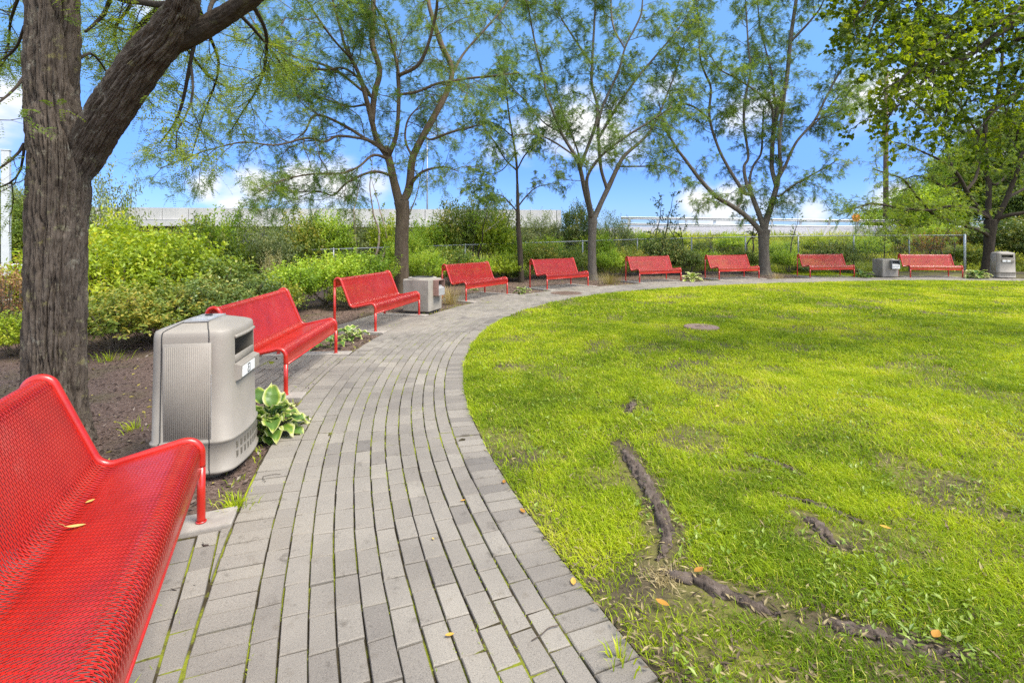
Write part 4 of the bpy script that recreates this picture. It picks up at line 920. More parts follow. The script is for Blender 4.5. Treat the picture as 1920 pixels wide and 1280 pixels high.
# ------------------------------------------------------------------ broad-leaved tree overhanging from the right
def broad_tree():
    rng = np.random.default_rng(41); base = np.array([9.6, 7.6, -.03]); Y = 7.2
    o = thing('tree', 'broad leaved tree standing outside the frame, its dark boughs hanging in at the upper right', 'tree', base)
    P = smooth_poly([(9.6, 7.6, -.1), (9.62, 7.6, 1.5), (9.55, 7.65, 3.2), (9.6, 7.7, 5.5), (9.5, 7.8, 8.0), (9.6, 7.9, 10)], .1); R = np.interp(P[:, 2], [-.1, .3, 3, 10], [.36, .27, .23, .05])
    t = MB(); t.tube(P - base, R, 28, disp=bark_disp(.016, 26, 4, 44)); t.obj('trunk', M_BARK4, o)
    limbs = [[(2260,-40,60,.4),(2120,-20,40,.1),(2000,10,26,-.3),(1920,35,17,-.6),(1867,67,13,-.8),(1813,107,10,-.9),(1763,122,8,-1),(1740,143,7,-1),(1697,187,5,-1.1),(1663,217,3,-1.2)],
             [(1990,20,18,-.4),(1900,80,10,-.2),(1827,112,8,0),(1800,140,6,.1),(1780,190,4,.2),(1765,240,2,.3)],
             [(2200,-110,44,.4),(2050,-120,30,.3),(1900,-70,20,.1),(1790,-30,12,0),(1730,0,9,.1),(1713,43,7,.1),(1677,80,5,.1),(1650,105,3,.2)],
             [(2240,60,40,.4),(2120,110,24,0),(2020,130,14,-.3),(1930,160,9,-.5),(1880,195,6,-.6),(1850,225,4,-.7),(1830,250,2,-.8)],
             [(2100,-140,30,.3),(1950,-180,22,-.4),(1800,-150,15,-.8),(1700,-120,10,-1),(1640,-60,7,-1),(1625,0,5,-1.1),(1600,40,3,-1.1)],
             [(2150,110,26,.6),(2040,160,14,.6),(1960,190,9,.5),(1915,230,6,.4),(1905,265,3,.4)],
             [(1960,-30,16,-.2),(1880,40,10,-.6),(1800,60,7,-1),(1740,95,5,-1.3),(1700,140,4,-1.5),(1655,170,2,-1.6)],[(1800,-120,12,-.4),(1720,-60,8,-.6),(1660,-10,6,-.8),(1640,40,4,-1),(1620,90,2,-1.1)],
             [(1930,-60,18,.2),(1870,-20,10,.8),(1800,20,8,1.2),(1750,70,6,1.4),(1730,130,3,1.6)]]
    T = Tree(rng); w_ = MB()
    for q in limbs:
        LP_, LR = plimb(Y, q); w_.tube(LP_ - base, LR, 12)
        T.sprout(LP_, LR[0], LR[-1], [dict(sp=.085, len=(.4, 1.25), ang=55, r=.010, trop=(0, 0, -.25), flat=.25, w=.22, n=5, step=.1, leaf=.045, lf0=.3), dict(sp=.11, len=(.2, .5), ang=50, r=.004, trop=(0, 0, -.4), w=.25, n=3, step=.09, leaf=.026)], 0, .38)
    T.sprout(P[40:], .2, .05, [dict(sp=1.1, len=(1.6, 3.2), ang=65, r=.05, w=.12, n=6, step=.2), dict(sp=.4, len=(.5, 1.3), ang=50, r=.012, trop=(0, 0, -.2), w=.2, n=3, step=.15, leaf=.10)], 0, .1)
    lo_ = w_.obj('boughs', M_BARK4, o); tw = T.tw
    for k in range(len(tw.V)): tw.V[k] = tw.V[k] - base.astype(np.float32)
    tw.obj('twigs', M_BARK4, lo_)
    P_, D_ = T.leaves(); n = len(P_); D_ = D_.copy(); D_[:, 2] -= .45
    cr = MB(); S = rng.normal(0, .5, (n, 3)); S[:, :2] += nrm(rng.normal(size=(n, 2)))
    t0 = np.clip(.45 + (fbm(P_ * 1.2, 79, 2) - .5) + rng.normal(0, .2, n), 0, 1); ln = rng.uniform(.04, .078, n)
    st_ = P_ + nrm(D_) * .02
    # three lobes per blade give the broad, toothed outline
    U = nrm(S - nrm(D_) * (S * nrm(D_)).sum(-1, keepdims=True))
    kites(cr, st_ - base, D_, S, ln, ln * .72, t0, .12)
    for sg in (-1, 1): kites(cr, st_ - base, nrm(D_) * .75 + U * sg * .7, S, ln * .72, ln * .5, t0, .12)
    cr.obj('crown', M_MAPLE, o, False); print('broad tree', T.ntw, n)
broad_tree()
# ------------------------------------------------------------------ shrubs
def gpx(u, v, z=0.0):
    y = F * (H - z) / (v - YH); return np.array([(u - 960) * y / F, y, z])
M_SH = {'yellow': m_leaf('yellow_green_leaf', [(0, (0.113, 0.176, 0.014)), (.5, (0.249, 0.332, 0.021)), (.85, (0.373, 0.442, 0.035)), (1, (0.475, 0.468, 0.047))], .36),
        'lime': m_leaf('lime_leaf', [(0, (0.108, 0.194, 0.018)), (.5, (0.243, 0.358, 0.029)), (.85, (0.358, 0.472, 0.043)), (1, (0.472, 0.515, 0.072))], .36),
        'mid': m_leaf('mid_green_leaf', [(0, (0.066, 0.115, 0.020)), (.5, (0.140, 0.203, 0.031)), (.85, (0.231, 0.270, 0.042)), (1, (0.395, 0.338, 0.061))], .32),
        'dark': m_leaf('dark_green_leaf', [(0, (0.046, 0.078, 0.021)), (.5, (0.101, 0.152, 0.035)), (.85, (0.178, 0.234, 0.053)), (1, (0.330, 0.312, 0.088))], .25, .35),
        'olive': m_leaf('olive_leaf', [(0, (0.103, 0.131, 0.055)), (.5, (0.179, 0.221, 0.083)), (.85, (0.262, 0.304, 0.110)), (1, (0.386, 0.386, 0.166))], .3),
        'dry': m_leaf('dry_brown_leaf', [(0, (.10, .045, .02)), (.5, (.22, .11, .045)), (.85, (.33, .18, .08)), (1, (.40, .27, .12))], .2, .7),
        'pale': m_leaf('pale_plume', [(0, (.30, .28, .12)), (.5, (.42, .38, .18)), (1, (.55, .5, .3))], .3, .8),
        'rust': m_leaf('russet_leaf', [(0, (.08, .10, .02)), (.5, (.16, .14, .03)), (.8, (.30, .13, .03)), (1, (.42, .16, .03))], .35)}
M_STEM = m_noise('shrub_stem', [(.3, (.09, .07, .05)), (.7, (.20, .165, .125))], 20, .9, .3, .002)
PROTO = {}
def shrub_mesh(kind, seed, shoots, leaf_l, leaf_w, w=1.6, h=1.2, sh_len=(.18, .42), up=.7, sp=.034, lump=.35, twigs=30, fill=.45):
    rng = np.random.default_rng(seed); f = MB(); s = MB()
    d = nrm(rng.normal(size=(shoots, 3)) * np.array([1, 1, .8]) + np.array([0, 0, .25])); d[:, 2] = np.abs(d[:, 2]) * rng.choice([1, 1, 1, -.35], shoots)
    lob = 1 - lump * (1 - 1.5 * fbm(d * 2.1 + seed, seed, 2)); rad = rng.uniform(fill, .92, shoots) ** .6 * lob; gap = fbm(d * 3.4 + seed, seed + 9, 2); rad = rad * (1 - .35 * ss((.47 - gap) * 9))
    P = d * rad[:, None] * np.array([w / 2, w / 2, h * .52]) + np.array([0, 0, h * .44]); P[:, 2] = np.maximum(P[:, 2], .03)
    D = nrm(d * np.array([1, 1, .7]) + np.array([0, 0, up]) + rng.normal(0, .35, (shoots, 3))); L = rng.uniform(*sh_len, shoots)
    ts = np.clip(.5 + (fbm(P * 2.4, seed + 3, 2) - .5) * 1.1 + rng.normal(0, .1, shoots), 0, 1)
    m = int(sh_len[1] / sp)
    for j in range(m):
        t = (j + .5) * sp; k = t < L; 
        if not k.any(): break
        p = P[k] + D[k] * t + np.array([0, 0, -.28]) * (t * t) ; n = k.sum()
        a = rng.uniform(0, 2 * PI, n) if j == 0 else a_all[k] + 2.4 * j
        if j == 0: a_all = rng.uniform(0, 2 * PI, shoots); a = a_all[k]
        e1 = nrm(np.cross(D[k], np.array([.3, .2, .9]))); e2 = np.cross(D[k], e1)
        dd_ = nrm(D[k] * .45 + e1 * np.cos(a)[:, None] + e2 * np.sin(a)[:, None] + np.array([0, 0, .15]) + rng.normal(0, .2, (n, 3)))
        kites(f, p, dd_, np.cross(dd_, np.array([0, 0, 1.]) + rng.normal(0, .35, (n, 3))), leaf_l * rng.uniform(.6, 1.2, n), leaf_w, np.clip(ts[k] + .12 * (t / L[k]) + rng.normal(0, .19, n), 0, 1), .14)
    for k in range(twigs):
        q = P[rng.integers(shoots)]; b = np.array([rng.normal(0, .06), rng.normal(0, .06), -.05]); mid = b * .4 + q * .6 + np.array([0, 0, -.08]) + rng.normal(0, .05, 3); r0 = rng.uniform(.004, .010)
        s.tube(smooth_poly([b, b * .7 + mid * .3 + np.array([0, 0, .08]), mid, q, q + nrm(q - mid) * .18], .09), .006, 4, caps=False); 
    return f.mesh('foliage', M_SH[kind], False), s.mesh('stems', M_STEM)
def shrub(key, u, Y, w, vtop, label, cat='shrub', rz=None, dx=0, group=None):
    fm, sm, w0, h0, name = PROTO[key]; x = (u - 960) * Y / F; zb = float(gz(np.array(x), np.array(Y))); zb = max(zb, -.06) if Y < yfence(x) and x > -7 else zb
    h = H - (vtop - YH) * Y / F - zb
    r = thing(name, label, cat, (x, Y, zb), RNG.uniform(0, 6.28) if rz is None else rz, group); r.scale = (w / w0, w / w0, h / h0)
    link('foliage', fm, r); link('stems', sm, r); return r
def proto(key, name, kind, seed, shoots, ll, lw, w=1.6, h=1.2, **kw):
    PROTO[key] = (*shrub_mesh(kind, seed, shoots, ll, lw, w, h, **kw), w, h, name)
proto('yel1', 'shrub', 'yellow', 1, 540, .075, .046); proto('yel2', 'shrub', 'yellow', 2, 520, .08, .05)
proto('lime1', 'shrub', 'lime', 3, 640, .07, .038, up=1.1); proto('lime2', 'shrub', 'lime', 4, 600, .07, .038, up=1.2)
proto('mid1', 'shrub', 'mid', 5, 560, .072, .042); proto('mid2', 'shrub', 'mid', 6, 500, .08, .045, lump=.5)
proto('dark1', 'shrub', 'dark', 7, 540, .07, .044); proto('dark2', 'shrub', 'dark', 8, 560, .075, .042, lump=.45)
proto('olive1', 'bush', 'olive', 9, 640, .10, .042, 2.4, 2.4, sh_len=(.3, .7), lump=.55, sp=.05); proto('olive2', 'bush', 'olive', 10, 520, .10, .04, 2.2, 2.6, sh_len=(.3, .8), lump=.6, sp=.055, fill=.25)
proto('bmid1', 'bush', 'mid', 11, 700, .12, .066, 2.6, 2.5, sh_len=(.3, .7), lump=.5, sp=.055); proto('byel1', 'bush', 'yellow', 12, 600, .12, .066, 2.4, 2.4, sh_len=(.3, .7), lump=.55, sp=.055); proto('blime1', 'bush', 'lime', 14, 640, .12, .06, 2.4, 2.4, sh_len=(.3, .7), lump=.5, sp=.055)
proto('bdark1', 'bush', 'dark', 15, 640, .115, .065, 2.4, 2.2, sh_len=(.25, .6), lump=.5, sp=.05)
proto('dry1', 'dead_shrub', 'dry', 16, 520, .045, .022, 1.2, 1.2, sh_len=(.15, .4), up=1.2, twigs=90, lump=.4)
proto('pale1', 'plume_plant', 'pale', 17, 70, .05, .012, .7, 1.3, sh_len=(.3, .6), up=2.5, sp=.02, twigs=20)
proto('rust1', 'bush', 'rust', 18, 300, .08, .05, 1.8, 2.4, sh_len=(.3, .6), lump=.6, sp=.06, fill=.2)
S = shrub
for a in [
 ('mid1', 214, 7.15, 1.5, 545, 'mid green low shrub just right of the thick trunk, lowest of the near bed'),
 ('mid1', 300, 7.7, 1.45, 535, 'mid green shrub with bare twigs directly behind the near tan bin'),
 ('dark2', 375, 8.2, 1.5, 525, 'dark bushy shrub behind the right shoulder of the near tan bin'),
 ('yel1', 205, 8.6, 1.7, 470, 'yellow green shrub behind the dark low one beside the thick trunk'),
 ('yel2', 255, 9.7, 2.2, 432, 'tallest bright yellow shrub in front of the concrete overpass'),
 ('yel1', 330, 9.3, 1.8, 452, 'rounded yellow green shrub above and behind the near tan bin'),
 ('mid2', 392, 9.4, 1.7, 480, 'mid green shrub right of the bright yellow ones'),
 ('dark1', 442, 9.2, 1.6, 505, 'dark shrub with twiggy gaps above the back of the second bench'),
 ('mid1', 500, 9.9, 1.4, 530, 'low green shrub filling the gap behind the second bench'),
 ('yel2', 118, 8.8, 1.8, 470, 'yellow shrub mostly hidden behind the thick trunk'),
 ('yel1', 30, 6.9, .9, 590, 'small yellow green plant under the dry brown shrub'),
 ('lime1', 548, 10.9, 1.6, 498, 'lime green leafy shrub left of the third bench back'),
 ('lime2', 612, 11.9, 1.8, 478, 'bright lime shrub right behind the third bench'),
 ('lime1', 682, 12.9, 1.8, 474, 'lime shrub beside the left of the brown trunk'),
 ('mid1', 655, 11.3, 1.0, 530, 'small darker shrub below the lime one behind the third bench'),
 ('lime2', 790, 15.2, 1.5, 470, 'light green shrub just right of the brown trunk above the concrete bin'),
 ('mid2', 840, 16.6, 1.8, 464, 'mid green bush above the left end of the fourth bench'),
 ('lime1', 885, 17.2, 1.5, 484, 'light green shrub above the right end of the fourth bench'),
 ('yel1', 940, 18.2, 1.5, 478, 'yellow flecked shrub left of the slim sapling'),
 ('dark2', 958, 18.6, 1.4, 502, 'dark low shrub at the foot of the slim sapling'),
 ('mid1', 1010, 19.6, 1.9, 455, 'mid green shrub behind the bench by the manhole cover'),
 ('mid2', 1068, 20.2, 1.6, 466, 'loose green shrub just left of the slim forked trunk'),
 ('lime1', 1142, 20.3, 1.3, 470, 'light green shrub just right of the slim forked trunk'),
 ('mid1', 1178, 20.9, 1.6, 462, 'glossy green shrub above the left end of the bench with the pale hosta'),
 ('dark1', 1240, 21.3, 1.9, 440, 'big dark shrub behind the bench with the pale hosta'),
 ('dark2', 1288, 21.4, 1.4, 468, 'dark shrub between two benches above the pale hosta'),
 ('lime2', 1318, 21.8, 1.5, 470, 'light green shrub behind the left half of the bench at the grey tree'),
 ('mid2', 1395, 22.3, 1.5, 468, 'green shrub left of the wide grey trunk behind its bench'),
 ('lime1', 1478, 22.3, 1.4, 470, 'bright green shrub right of the wide grey trunk'),
 ('dark1', 1510, 22.4, 1.2, 498, 'dark low shrub behind the left end of the bench by the fence posts'),
 ('dark2', 1568, 22.6, 1.7, 452, 'dark shrub standing over the back of the bench by the fence posts'),
 ('dark1', 1598, 22.2, 1.0, 503, 'low dark shrub at the right end of the bench by the fence posts'),
 ('bdark1', 1890, 25.5, 3.4, 400, 'dark bush behind the far tan bin, right of the spreading tree'),
 ('bmid1', 1812, 25.0, 2.0, 458, 'green bush left of the spreading tree beyond the end post'),
 ('bdark1', 1960, 24.0, 3.0, 420, 'dark bush at the frame edge beyond the last bench'),
 ('olive2', 196, 14.2, 1.9, 312, 'tall thin olive bush right of the thick trunk, rising above the overpass'),
 ('byel1', 215, 13.0, 2.0, 395, 'pale yellow bush under the tall thin olive one'),
 ('byel1', 300, 14.2, 2.2, 432, 'yellow bush below the shadowed edge of the overpass'),
 ('bmid1', 372, 15.4, 2.4, 412, 'loose green bush below the middle of the overpass'),
 ('blime1', 408, 16.4, 2.2, 388, 'light green bush reaching over the overpass parapet'),
 ('olive1', 470, 17.2, 2.6, 402, 'grey olive bush left of the bare rail of the fence'),
 ('bdark1', 520, 18.4, 2.2, 440, 'dark bush behind the bare rail of the fence'),
 ('bmid1', 560, 19.4, 2.4, 396, 'green bush in front of the overpass above the third bench'),
 ('blime1', 610, 20.3, 2.3, 388, 'light green bush left of the pale bare stems'),
 ('olive1', 655, 21.2, 2.4, 396, 'olive bush behind the pale bare stems'),
 ('byel1', 722, 21.6, 2.2, 400, 'yellow bush hidden partly by the brown trunk'),
 ('blime1', 805, 21.0, 2.4, 408, 'light green bush right of the brown trunk before the overpass'),
 ('bmid1', 852, 21.8, 2.6, 378, 'tall green bush above the fourth bench'),
 ('olive1', 908, 22.6, 2.8, 350, 'tall olive bush left of the slim sapling'),
 ('byel1', 930, 21.3, 2.0, 400, 'yellowish bush in front of the tall olive one'),
 ('olive2', 1008, 24.5, 2.6, 398, 'grey green bush right of the slim sapling'),
 ('bdark1', 1088, 23.0, 1.6, 375, 'dark leafy bush against the sky left of the forked trunk'),
 ('olive1', 1050, 24.0, 2.4, 408, 'pale olive bush low behind the dark leafy one'),
 ('olive1', 1150, 24.8, 2.4, 402, 'olive bush right of the forked trunk on the bank'),
 ('blime1', 1030, 22.6, 1.8, 440, 'light green bush beyond the fence behind the manhole bench'),
 ('dry1', 20, 7.6, 1.15, 492, 'dry brown dead looking shrub at the left edge before the white post'),
 ('pale1', 512, 11.4, .6, 478, 'pale cream flowering plume plant above the low shrubs behind the second bench'),
 ('rust1', 1735, 25.0, 1.9, 425, 'russet tinged bush behind the shaded bench'),
 ('rust1', 1790, 26.5, 1.6, 420, 'orange tinged bush left of the spreading trunk'),
]:
    o = S(*a)
    if o.name.startswith('dead'): pass

for a in [
 ('blime1', 1195, 26.0, 1.7, 428, 'lime bush on the bank under the left end of the guardrail'),
 ('byel1', 1262, 27.5, 1.8, 432, 'yellow bush on the bank behind the leaning dark sapling'),
 ('mid2', 1318, 25.2, 1.3, 450, 'small green bush on the bank between two benches'),
 ('blime1', 1372, 28.0, 1.9, 436, 'lime bush on the bank just left of the wide grey trunk'),
 ('lime2', 1465, 25.0, 1.4, 452, 'low lime bush on the bank right of the wide grey trunk'),
 ('byel1', 1535, 27.0, 1.8, 438, 'yellowish bush on the bank beyond the first fence posts'),
 ('blime1', 1625, 26.0, 1.9, 436, 'lime bush on the bank behind the stained concrete bin'),
 ('bmid1', 1690, 27.5, 2.2, 424, 'green bush on the bank behind the shaded bench'),
 ('blime1', 1765, 28.0, 2.2, 415, 'lime bush on the bank left of the spreading trunk'),
 ('blime1', 770, 19.0, 1.8, 432, 'lime bush close behind the brown trunk'),
 ('blime1', 975, 20.6, 1.6, 446, 'lime bush low behind the slim sapling'),
 ('blime1', 1120, 22.4, 1.7, 430, 'lime bush just behind the slim forked trunk')]: S(*a)
# ------------------------------------------------------------------ saplings and far trees
def sapling(label, u, Y, vbase, vtop, seed, kind, spread=.55, nst=1, bark=None, dens=1.0, lean=0, cat='sapling'):
    rng = np.random.default_rng(seed); x = (u - 960) * Y / F; zb = float(gz(np.array(x), np.array(Y))); h = H - (vtop - YH) * Y / F - zb
    o = thing('sapling', label, cat, (x, Y, zb)); T = Tree(rng); w_ = MB()
    for k in range(nst):
        P = grow((rng.normal(0, .05 * nst), rng.normal(0, .05), -.05), (lean + rng.normal(0, .14 * nst), rng.normal(0, .1), 1), h * rng.uniform(.85, 1) if k else h, rng, .16, .10, (0, 0, .4)); R = np.linspace(.010 + .010 * h, .006, len(P))
        w_.tube(P, R, 7)
        T.sprout(P, R[0], R[-1], [dict(sp=.24 / dens, len=(spread * .5, spread * 1.3), ang=50, r=.010, w=.2, n=4, step=.1, leaf=.04, lf0=.3), dict(sp=.16, len=(.15, .4), ang=50, r=.004, w=.2, n=3, step=.1, leaf=.03)], 0, .42)
    w_.obj('stem', bark or M_BARK4, o); T.tw.obj('twigs', bark or M_BARK4, o)
    if dens > .3:
        P_, D_ = T.leaves(); n = len(P_); cr = MB(); S_ = rng.normal(0, .5, (n, 3)); kites(cr, P_, D_, np.cross(D_, [0, 0, 1.]) + S_, rng.uniform(.07, .12, n), .058, np.clip(rng.normal(.45, .22, n), 0, 1), .15); cr.obj('crown', M_SH[kind], o, False)
    return o
sapling('leafy dark sapling leaning left against the sky above the bench with the pale hosta', 1236, 22.9, 0, 352, 51, 'dark', .9, 2, lean=-.12)
sapling('thin dark sapling right of the leaning one, before the guardrail', 1285, 23.6, 0, 385, 52, 'dark', .6, 2, lean=.1)
sapling('dark sapling whose leaves show behind the wide grey trunk', 1392, 23.2, 0, 352, 53, 'dark', .8, 2, lean=.12)
sapling('slender green sapling right of the wide grey trunk', 1482, 23.0, 0, 385, 54, 'mid', .5, 1)
sapling('bare grey sapling with few leaves before the bank between two benches', 1345, 23.3, 0, 425, 55, 'olive', .3, 2, M_STEM, .5)
sapling('thin green sapling before the fence left of the stained concrete bin', 1650, 24.0, 0, 425, 56, 'mid', .55, 1)
sapling('thin sapling with yellowing leaves behind the shaded bench', 1738, 24.2, 0, 410, 57, 'yellow', .5, 1)
sapling('pale thin sapling just left of the spreading trunk', 1782, 24.8, 0, 395, 58, 'lime', .5, 2, M_STEM)
sapling('pale bare multi stemmed young tree left of the brown trunk', 690, 20.4, 0, 272, 59, 'mid', .6, 4, m_noise('pale_tan_bark', [(.3, (.20, .15, .11)), (.7, (.34, .27, .21))], 8, .9, .3, .004), .45)
sapling('small green sapling left of the slim dark one above the fourth bench', 885, 20.6, 0, 362, 60, 'lime', .6, 2)

def far_tree(label, u, Y, w, vtop, kind, seed, vlow=None):
    rng = np.random.default_rng(seed); x = (u - 960) * Y / F; zb = float(gz(np.array(x), np.array(Y))); h = H - (vtop - YH) * Y / F - zb
    o = thing('tree', label, 'tree', (x, Y, zb), 0, 'background trees beyond the fence'); t = MB()
    P = grow((0, 0, -.1), (rng.normal(0, .05), 0, 1), h * .8, rng, .4, .06, (0, 0, .3)); t.tube(P, np.linspace(.06 + .018 * h, .03, len(P)), 10); tr = t.obj('trunk', M_BARK4, o)
    b = MB()
    for k in range(12):
        i = rng.integers(len(P) // 4, len(P)); B = grow(P[i], nrm(np.array([rng.normal(), rng.normal(), .6])), w * rng.uniform(.3, .5), rng, .3, .15); b.tube(B, np.linspace(.05, .012, len(B)), 5)
    b.obj('limbs', M_BARK4, o)
    n = int(220 * w * h ** .8); d = nrm(rng.normal(size=(n, 3))); lob = .55 + .75 * fbm(d * 2.3 + seed, seed, 3); rad = rng.uniform(.25, 1, n) ** .5 * lob
    C_ = d * rad[:, None] * np.array([w / 2, w / 2, h * .46]) + np.array([0, 0, h * .54]); keep = fbm(C_ * .9 + seed, seed + 1, 2) > .40; C_ = C_[keep]; f = MB()
    ts = np.clip(.5 + (fbm(C_ * .8, seed + 2, 2) - .5) * 1.2, 0, 1)
    for j in range(10):
        D = nrm(rng.normal(size=C_.shape) + np.array([0, 0, -.2])); kites(f, C_ + rng.normal(0, .16, C_.shape), D, np.cross(D, [0, 0, 1.]) + rng.normal(0, .4, C_.shape), rng.uniform(.10, .18, len(C_)), .085, np.clip(ts + rng.normal(0, .14, len(C_)), 0, 1), .15)
    f.obj('crown', M_SH[kind], o, False); return o
far_tree('bright yellow green tree beyond the fence right of the utility pole', 1735, 31, 4.0, 345, 'lime', 71)
far_tree('sunny green tree filling the gap behind the spreading trunk', 1815, 33, 5.0, 262, 'lime', 72)
far_tree('tall green tree behind the right of the spreading tree', 1905, 31, 6.5, 190, 'mid', 73)
far_tree('dark tree low behind the far tan bin at the frame edge', 1950, 29, 5.0, 330, 'dark', 74)
far_tree('low light green tree beyond the guardrail left of the utility pole', 1645, 47, 3.5, 392, 'lime', 75)
far_tree('green tree behind the white post at the left edge', 25, 33, 5.0, 380, 'mid', 76)
far_tree('tall hazy tree left of the white post at the frame edge', -20, 38, 7.0, 345, 'olive', 77)
far_tree('pale green tree showing between the white post and the thick trunk', 62, 36, 4.0, 395, 'lime', 78)

# ------------------------------------------------------------------ hostas and tufts
M_HOSTA = None
def m_hosta():
    m, nt = mat('variegated_hosta_leaf'); b, o = bsdf(nt, Roughness=.42); r = ramp(nt, [(0, (.06, .13, .03)), (.42, (.12, .22, .03)), (.62, (.33, .40, .05)), (.8, (.55, .56, .22)), (1, (.66, .64, .36))]); nt.links.new(attr(nt), r.inputs[0]); nt.links.new(r.outputs[0], b.inputs['Base Color'])
    t = N(nt, 'ShaderNodeBsdfTranslucent'); nt.links.new(r.outputs[0], t.inputs[0]); x = N(nt, 'ShaderNodeMixShader'); x.inputs[0].default_value = .3; nt.links.new(b.outputs[0], x.inputs[1]); nt.links.new(t.outputs[0], x.inputs[2]); nt.links.new(x.outputs[0], o.inputs[0]); return m
M_HOSTA = m_hosta()
def hosta(loc, label, n, size, seed, shift=0.0, height=1.0):
    rng = np.random.default_rng(seed); o = thing('hosta', label, 'hosta plant', loc, 0, 'hostas along the walk'); f = MB(); st = MB()
    for k in range(n):
        a = k * 2.399 + rng.normal(0, .3); ring = (k + .5) / n; el = math.radians(78 - 62 * ring + rng.normal(0, 7)); L = size * rng.uniform(.75, 1.15); stem = L * rng.uniform(.55, .9) * height
        d = np.array([math.cos(a) * math.cos(el), math.sin(a) * math.cos(el), math.sin(el)]); p0 = np.array([rng.normal(0, .02), rng.normal(0, .02), 0]); p1 = p0 + d * stem
        st.tube([p0, (p0 + p1) / 2 + np.array([0, 0, .01]), p1], .004, 5, caps=False)
        side = nrm(np.cross(d, [0, 0, 1])); m, w_ = 11, 9; G = np.zeros((m, w_, 3)); tn = np.zeros((m, w_)); cv = nrm(d * np.array([1, 1, .35])); p = p1.copy(); e2 = math.atan2(cv[2], np.hypot(cv[0], cv[1])); tone = rng.normal(0, .09)
        for i in range(m):
            t = i / (m - 1); e = e2 - t * t * rng.uniform(1.1, 1.5); dd_ = np.array([math.cos(a) * math.cos(e), math.sin(a) * math.cos(e), math.sin(e)]); 
            if i: p = p + dd_ * L / (m - 1)
            wd = L * .36 * (math.sin(PI * min(1, t * .93 + .07) ** .72)) * (1 - .0 * t); nu = np.cross(side, dd_)
            for j in range(w_):
                s_ = j / (w_ - 1) * 2 - 1; G[i, j] = p + side * s_ * wd + nu * (-.10 * L * abs(s_) ** 1.5 * -1) * .9 + nu * rng.normal(0, .0035) + nu * .012 * math.sin(5 * t * PI + 2 * s_) * abs(s_)
                edge = max(abs(s_), (t - .1) * 1.02); tn[i, j] = np.clip(.22 + tone + shift + .06 * math.cos(s_ * 18) + (.55 * ss((edge - .62) / .3)), 0, 1)
        f.grid(G, tn)
    f.obj('leaves', M_HOSTA, o); st.obj('stalks', M_HOSTA, o); return o
q = gpx(503, 806); hosta((q[0], q[1], -.03), 'large variegated hosta between the near tan bin and the second bench', 40, .195, 61, .10, 1.25)
q = gpx(657, 633); hosta((q[0], q[1], -.03), 'small wilting hosta beside the front leg of the second bench', 14, .17, 62, .18)
q = gpx(638, 648); hosta((q[0] - .12, q[1], -.03), 'grey green hosta under the end of the second bench', 10, .18, 68, -.12)
q = gpx(980, 549); hosta((q[0], q[1], -.03), 'pale hosta at the walk edge between the fourth bench and the manhole bench', 16, .17, 63, .16)
q = gpx(1298, 527); hosta((q[0], q[1], -.03), 'creamy hosta at the walk edge left of the grey tree bench', 26, .26, 64, .3)
q = gpx(1618, 520); hosta((q[0], q[1], -.03), 'dark green hosta beside the stained concrete bin', 20, .24, 65, -.16)
q = gpx(1833, 522); hosta((q[0], q[1], -.03), 'broad green hosta between the shaded bench and the far tan bin', 26, .30, 66, .05)
q = gpx(888, 543); hosta((q[0], q[1], -.03), 'tiny pale hosta below the fourth bench', 9, .10, 67, .1)

def blades(mb, P, Ht, Wd, lean, tint, rng, az=None, curve=.5):
    n = len(P); a = rng.uniform(0, 2 * PI, n) if az is None else az; d = np.stack([np.cos(a), np.sin(a), np.zeros(n)], 1); s_ = np.stack([-np.sin(a), np.cos(a), np.zeros(n)], 1); fa = rng.uniform(0, 2 * PI, n)
    s_ = s_ * np.cos(fa * .25)[:, None] + d * np.sin(fa * .25)[:, None]
    Ht = np.broadcast_to(Ht, (n,))[:, None]; Wd = np.broadcast_to(Wd, (n,))[:, None]; lean = np.broadcast_to(lean, (n,))[:, None]; z = np.array([0, 0, 1.])
    m = P + z * Ht * .55 + d * lean * Ht * .4; t = P + z * Ht * (1 - curve * lean * .6) + d * lean * Ht
    V = np.stack([P - s_ * Wd * .5, P + s_ * Wd * .5, m + s_ * Wd * .42, m - s_ * Wd * .42, t], 1); k = np.arange(n)[:, None] * 5
    mb.add(V.reshape(-1, 3), k + np.array([[0, 1, 2, 3]]), k + np.array([[3, 2, 4]]), tint=np.repeat(np.asarray(tint, np.float32), 5))
M_GRASS = m_leaf('grass_blade', [(0, (.10, .17, .008)), (.35, (.22, .31, .010)), (.62, (.36, .45, .012)), (.84, (.49, .53, .024)), (1, (.56, .50, .15))], .35, .6, 1.3, .2)
M_DRYG = m_leaf('dry_grass_blade', [(0, (.16, .17, .03)), (.4, (.32, .25, .09)), (1, (.50, .40, .22))], .2, .7)
def tuft(loc, label, n, h, spread, seed, m, tb):
    rng = np.random.default_rng(seed); o = MB(); r = np.abs(rng.normal(0, spread * .35, n)); a = rng.uniform(0, 2 * PI, n); P = np.stack([r * np.cos(a), r * np.sin(a), np.zeros(n)], 1)
    blades(o, P, h * rng.uniform(.5, 1.1, n), .006, rng.uniform(.2, 1.0, n), np.clip(rng.normal(tb, .2, n), 0, 1), rng, a + rng.normal(0, .5, n)); ob = o.obj('grass_tuft', m, None, False); ob.location = tuple(loc); tag(ob, label, 'grass tuft'); return ob
q = gpx(845, 568); tuft((q[0], q[1], -.03), 'tall straw coloured grass tuft beside the pale concrete bin', 220, .58, .35, 71, M_DRYG, .55)
q = gpx(1143, 531); tuft((q[0], q[1], -.03), 'greenish dry grass clump at the foot of the slim forked tree', 300, .50, .6, 72, M_DRYG, .3)
q = gpx(1457, 521.5); tuft((q[0], q[1], -.03), 'short straw tuft right of the wide grey trunk', 120, .34, .4, 73, M_DRYG, .7)
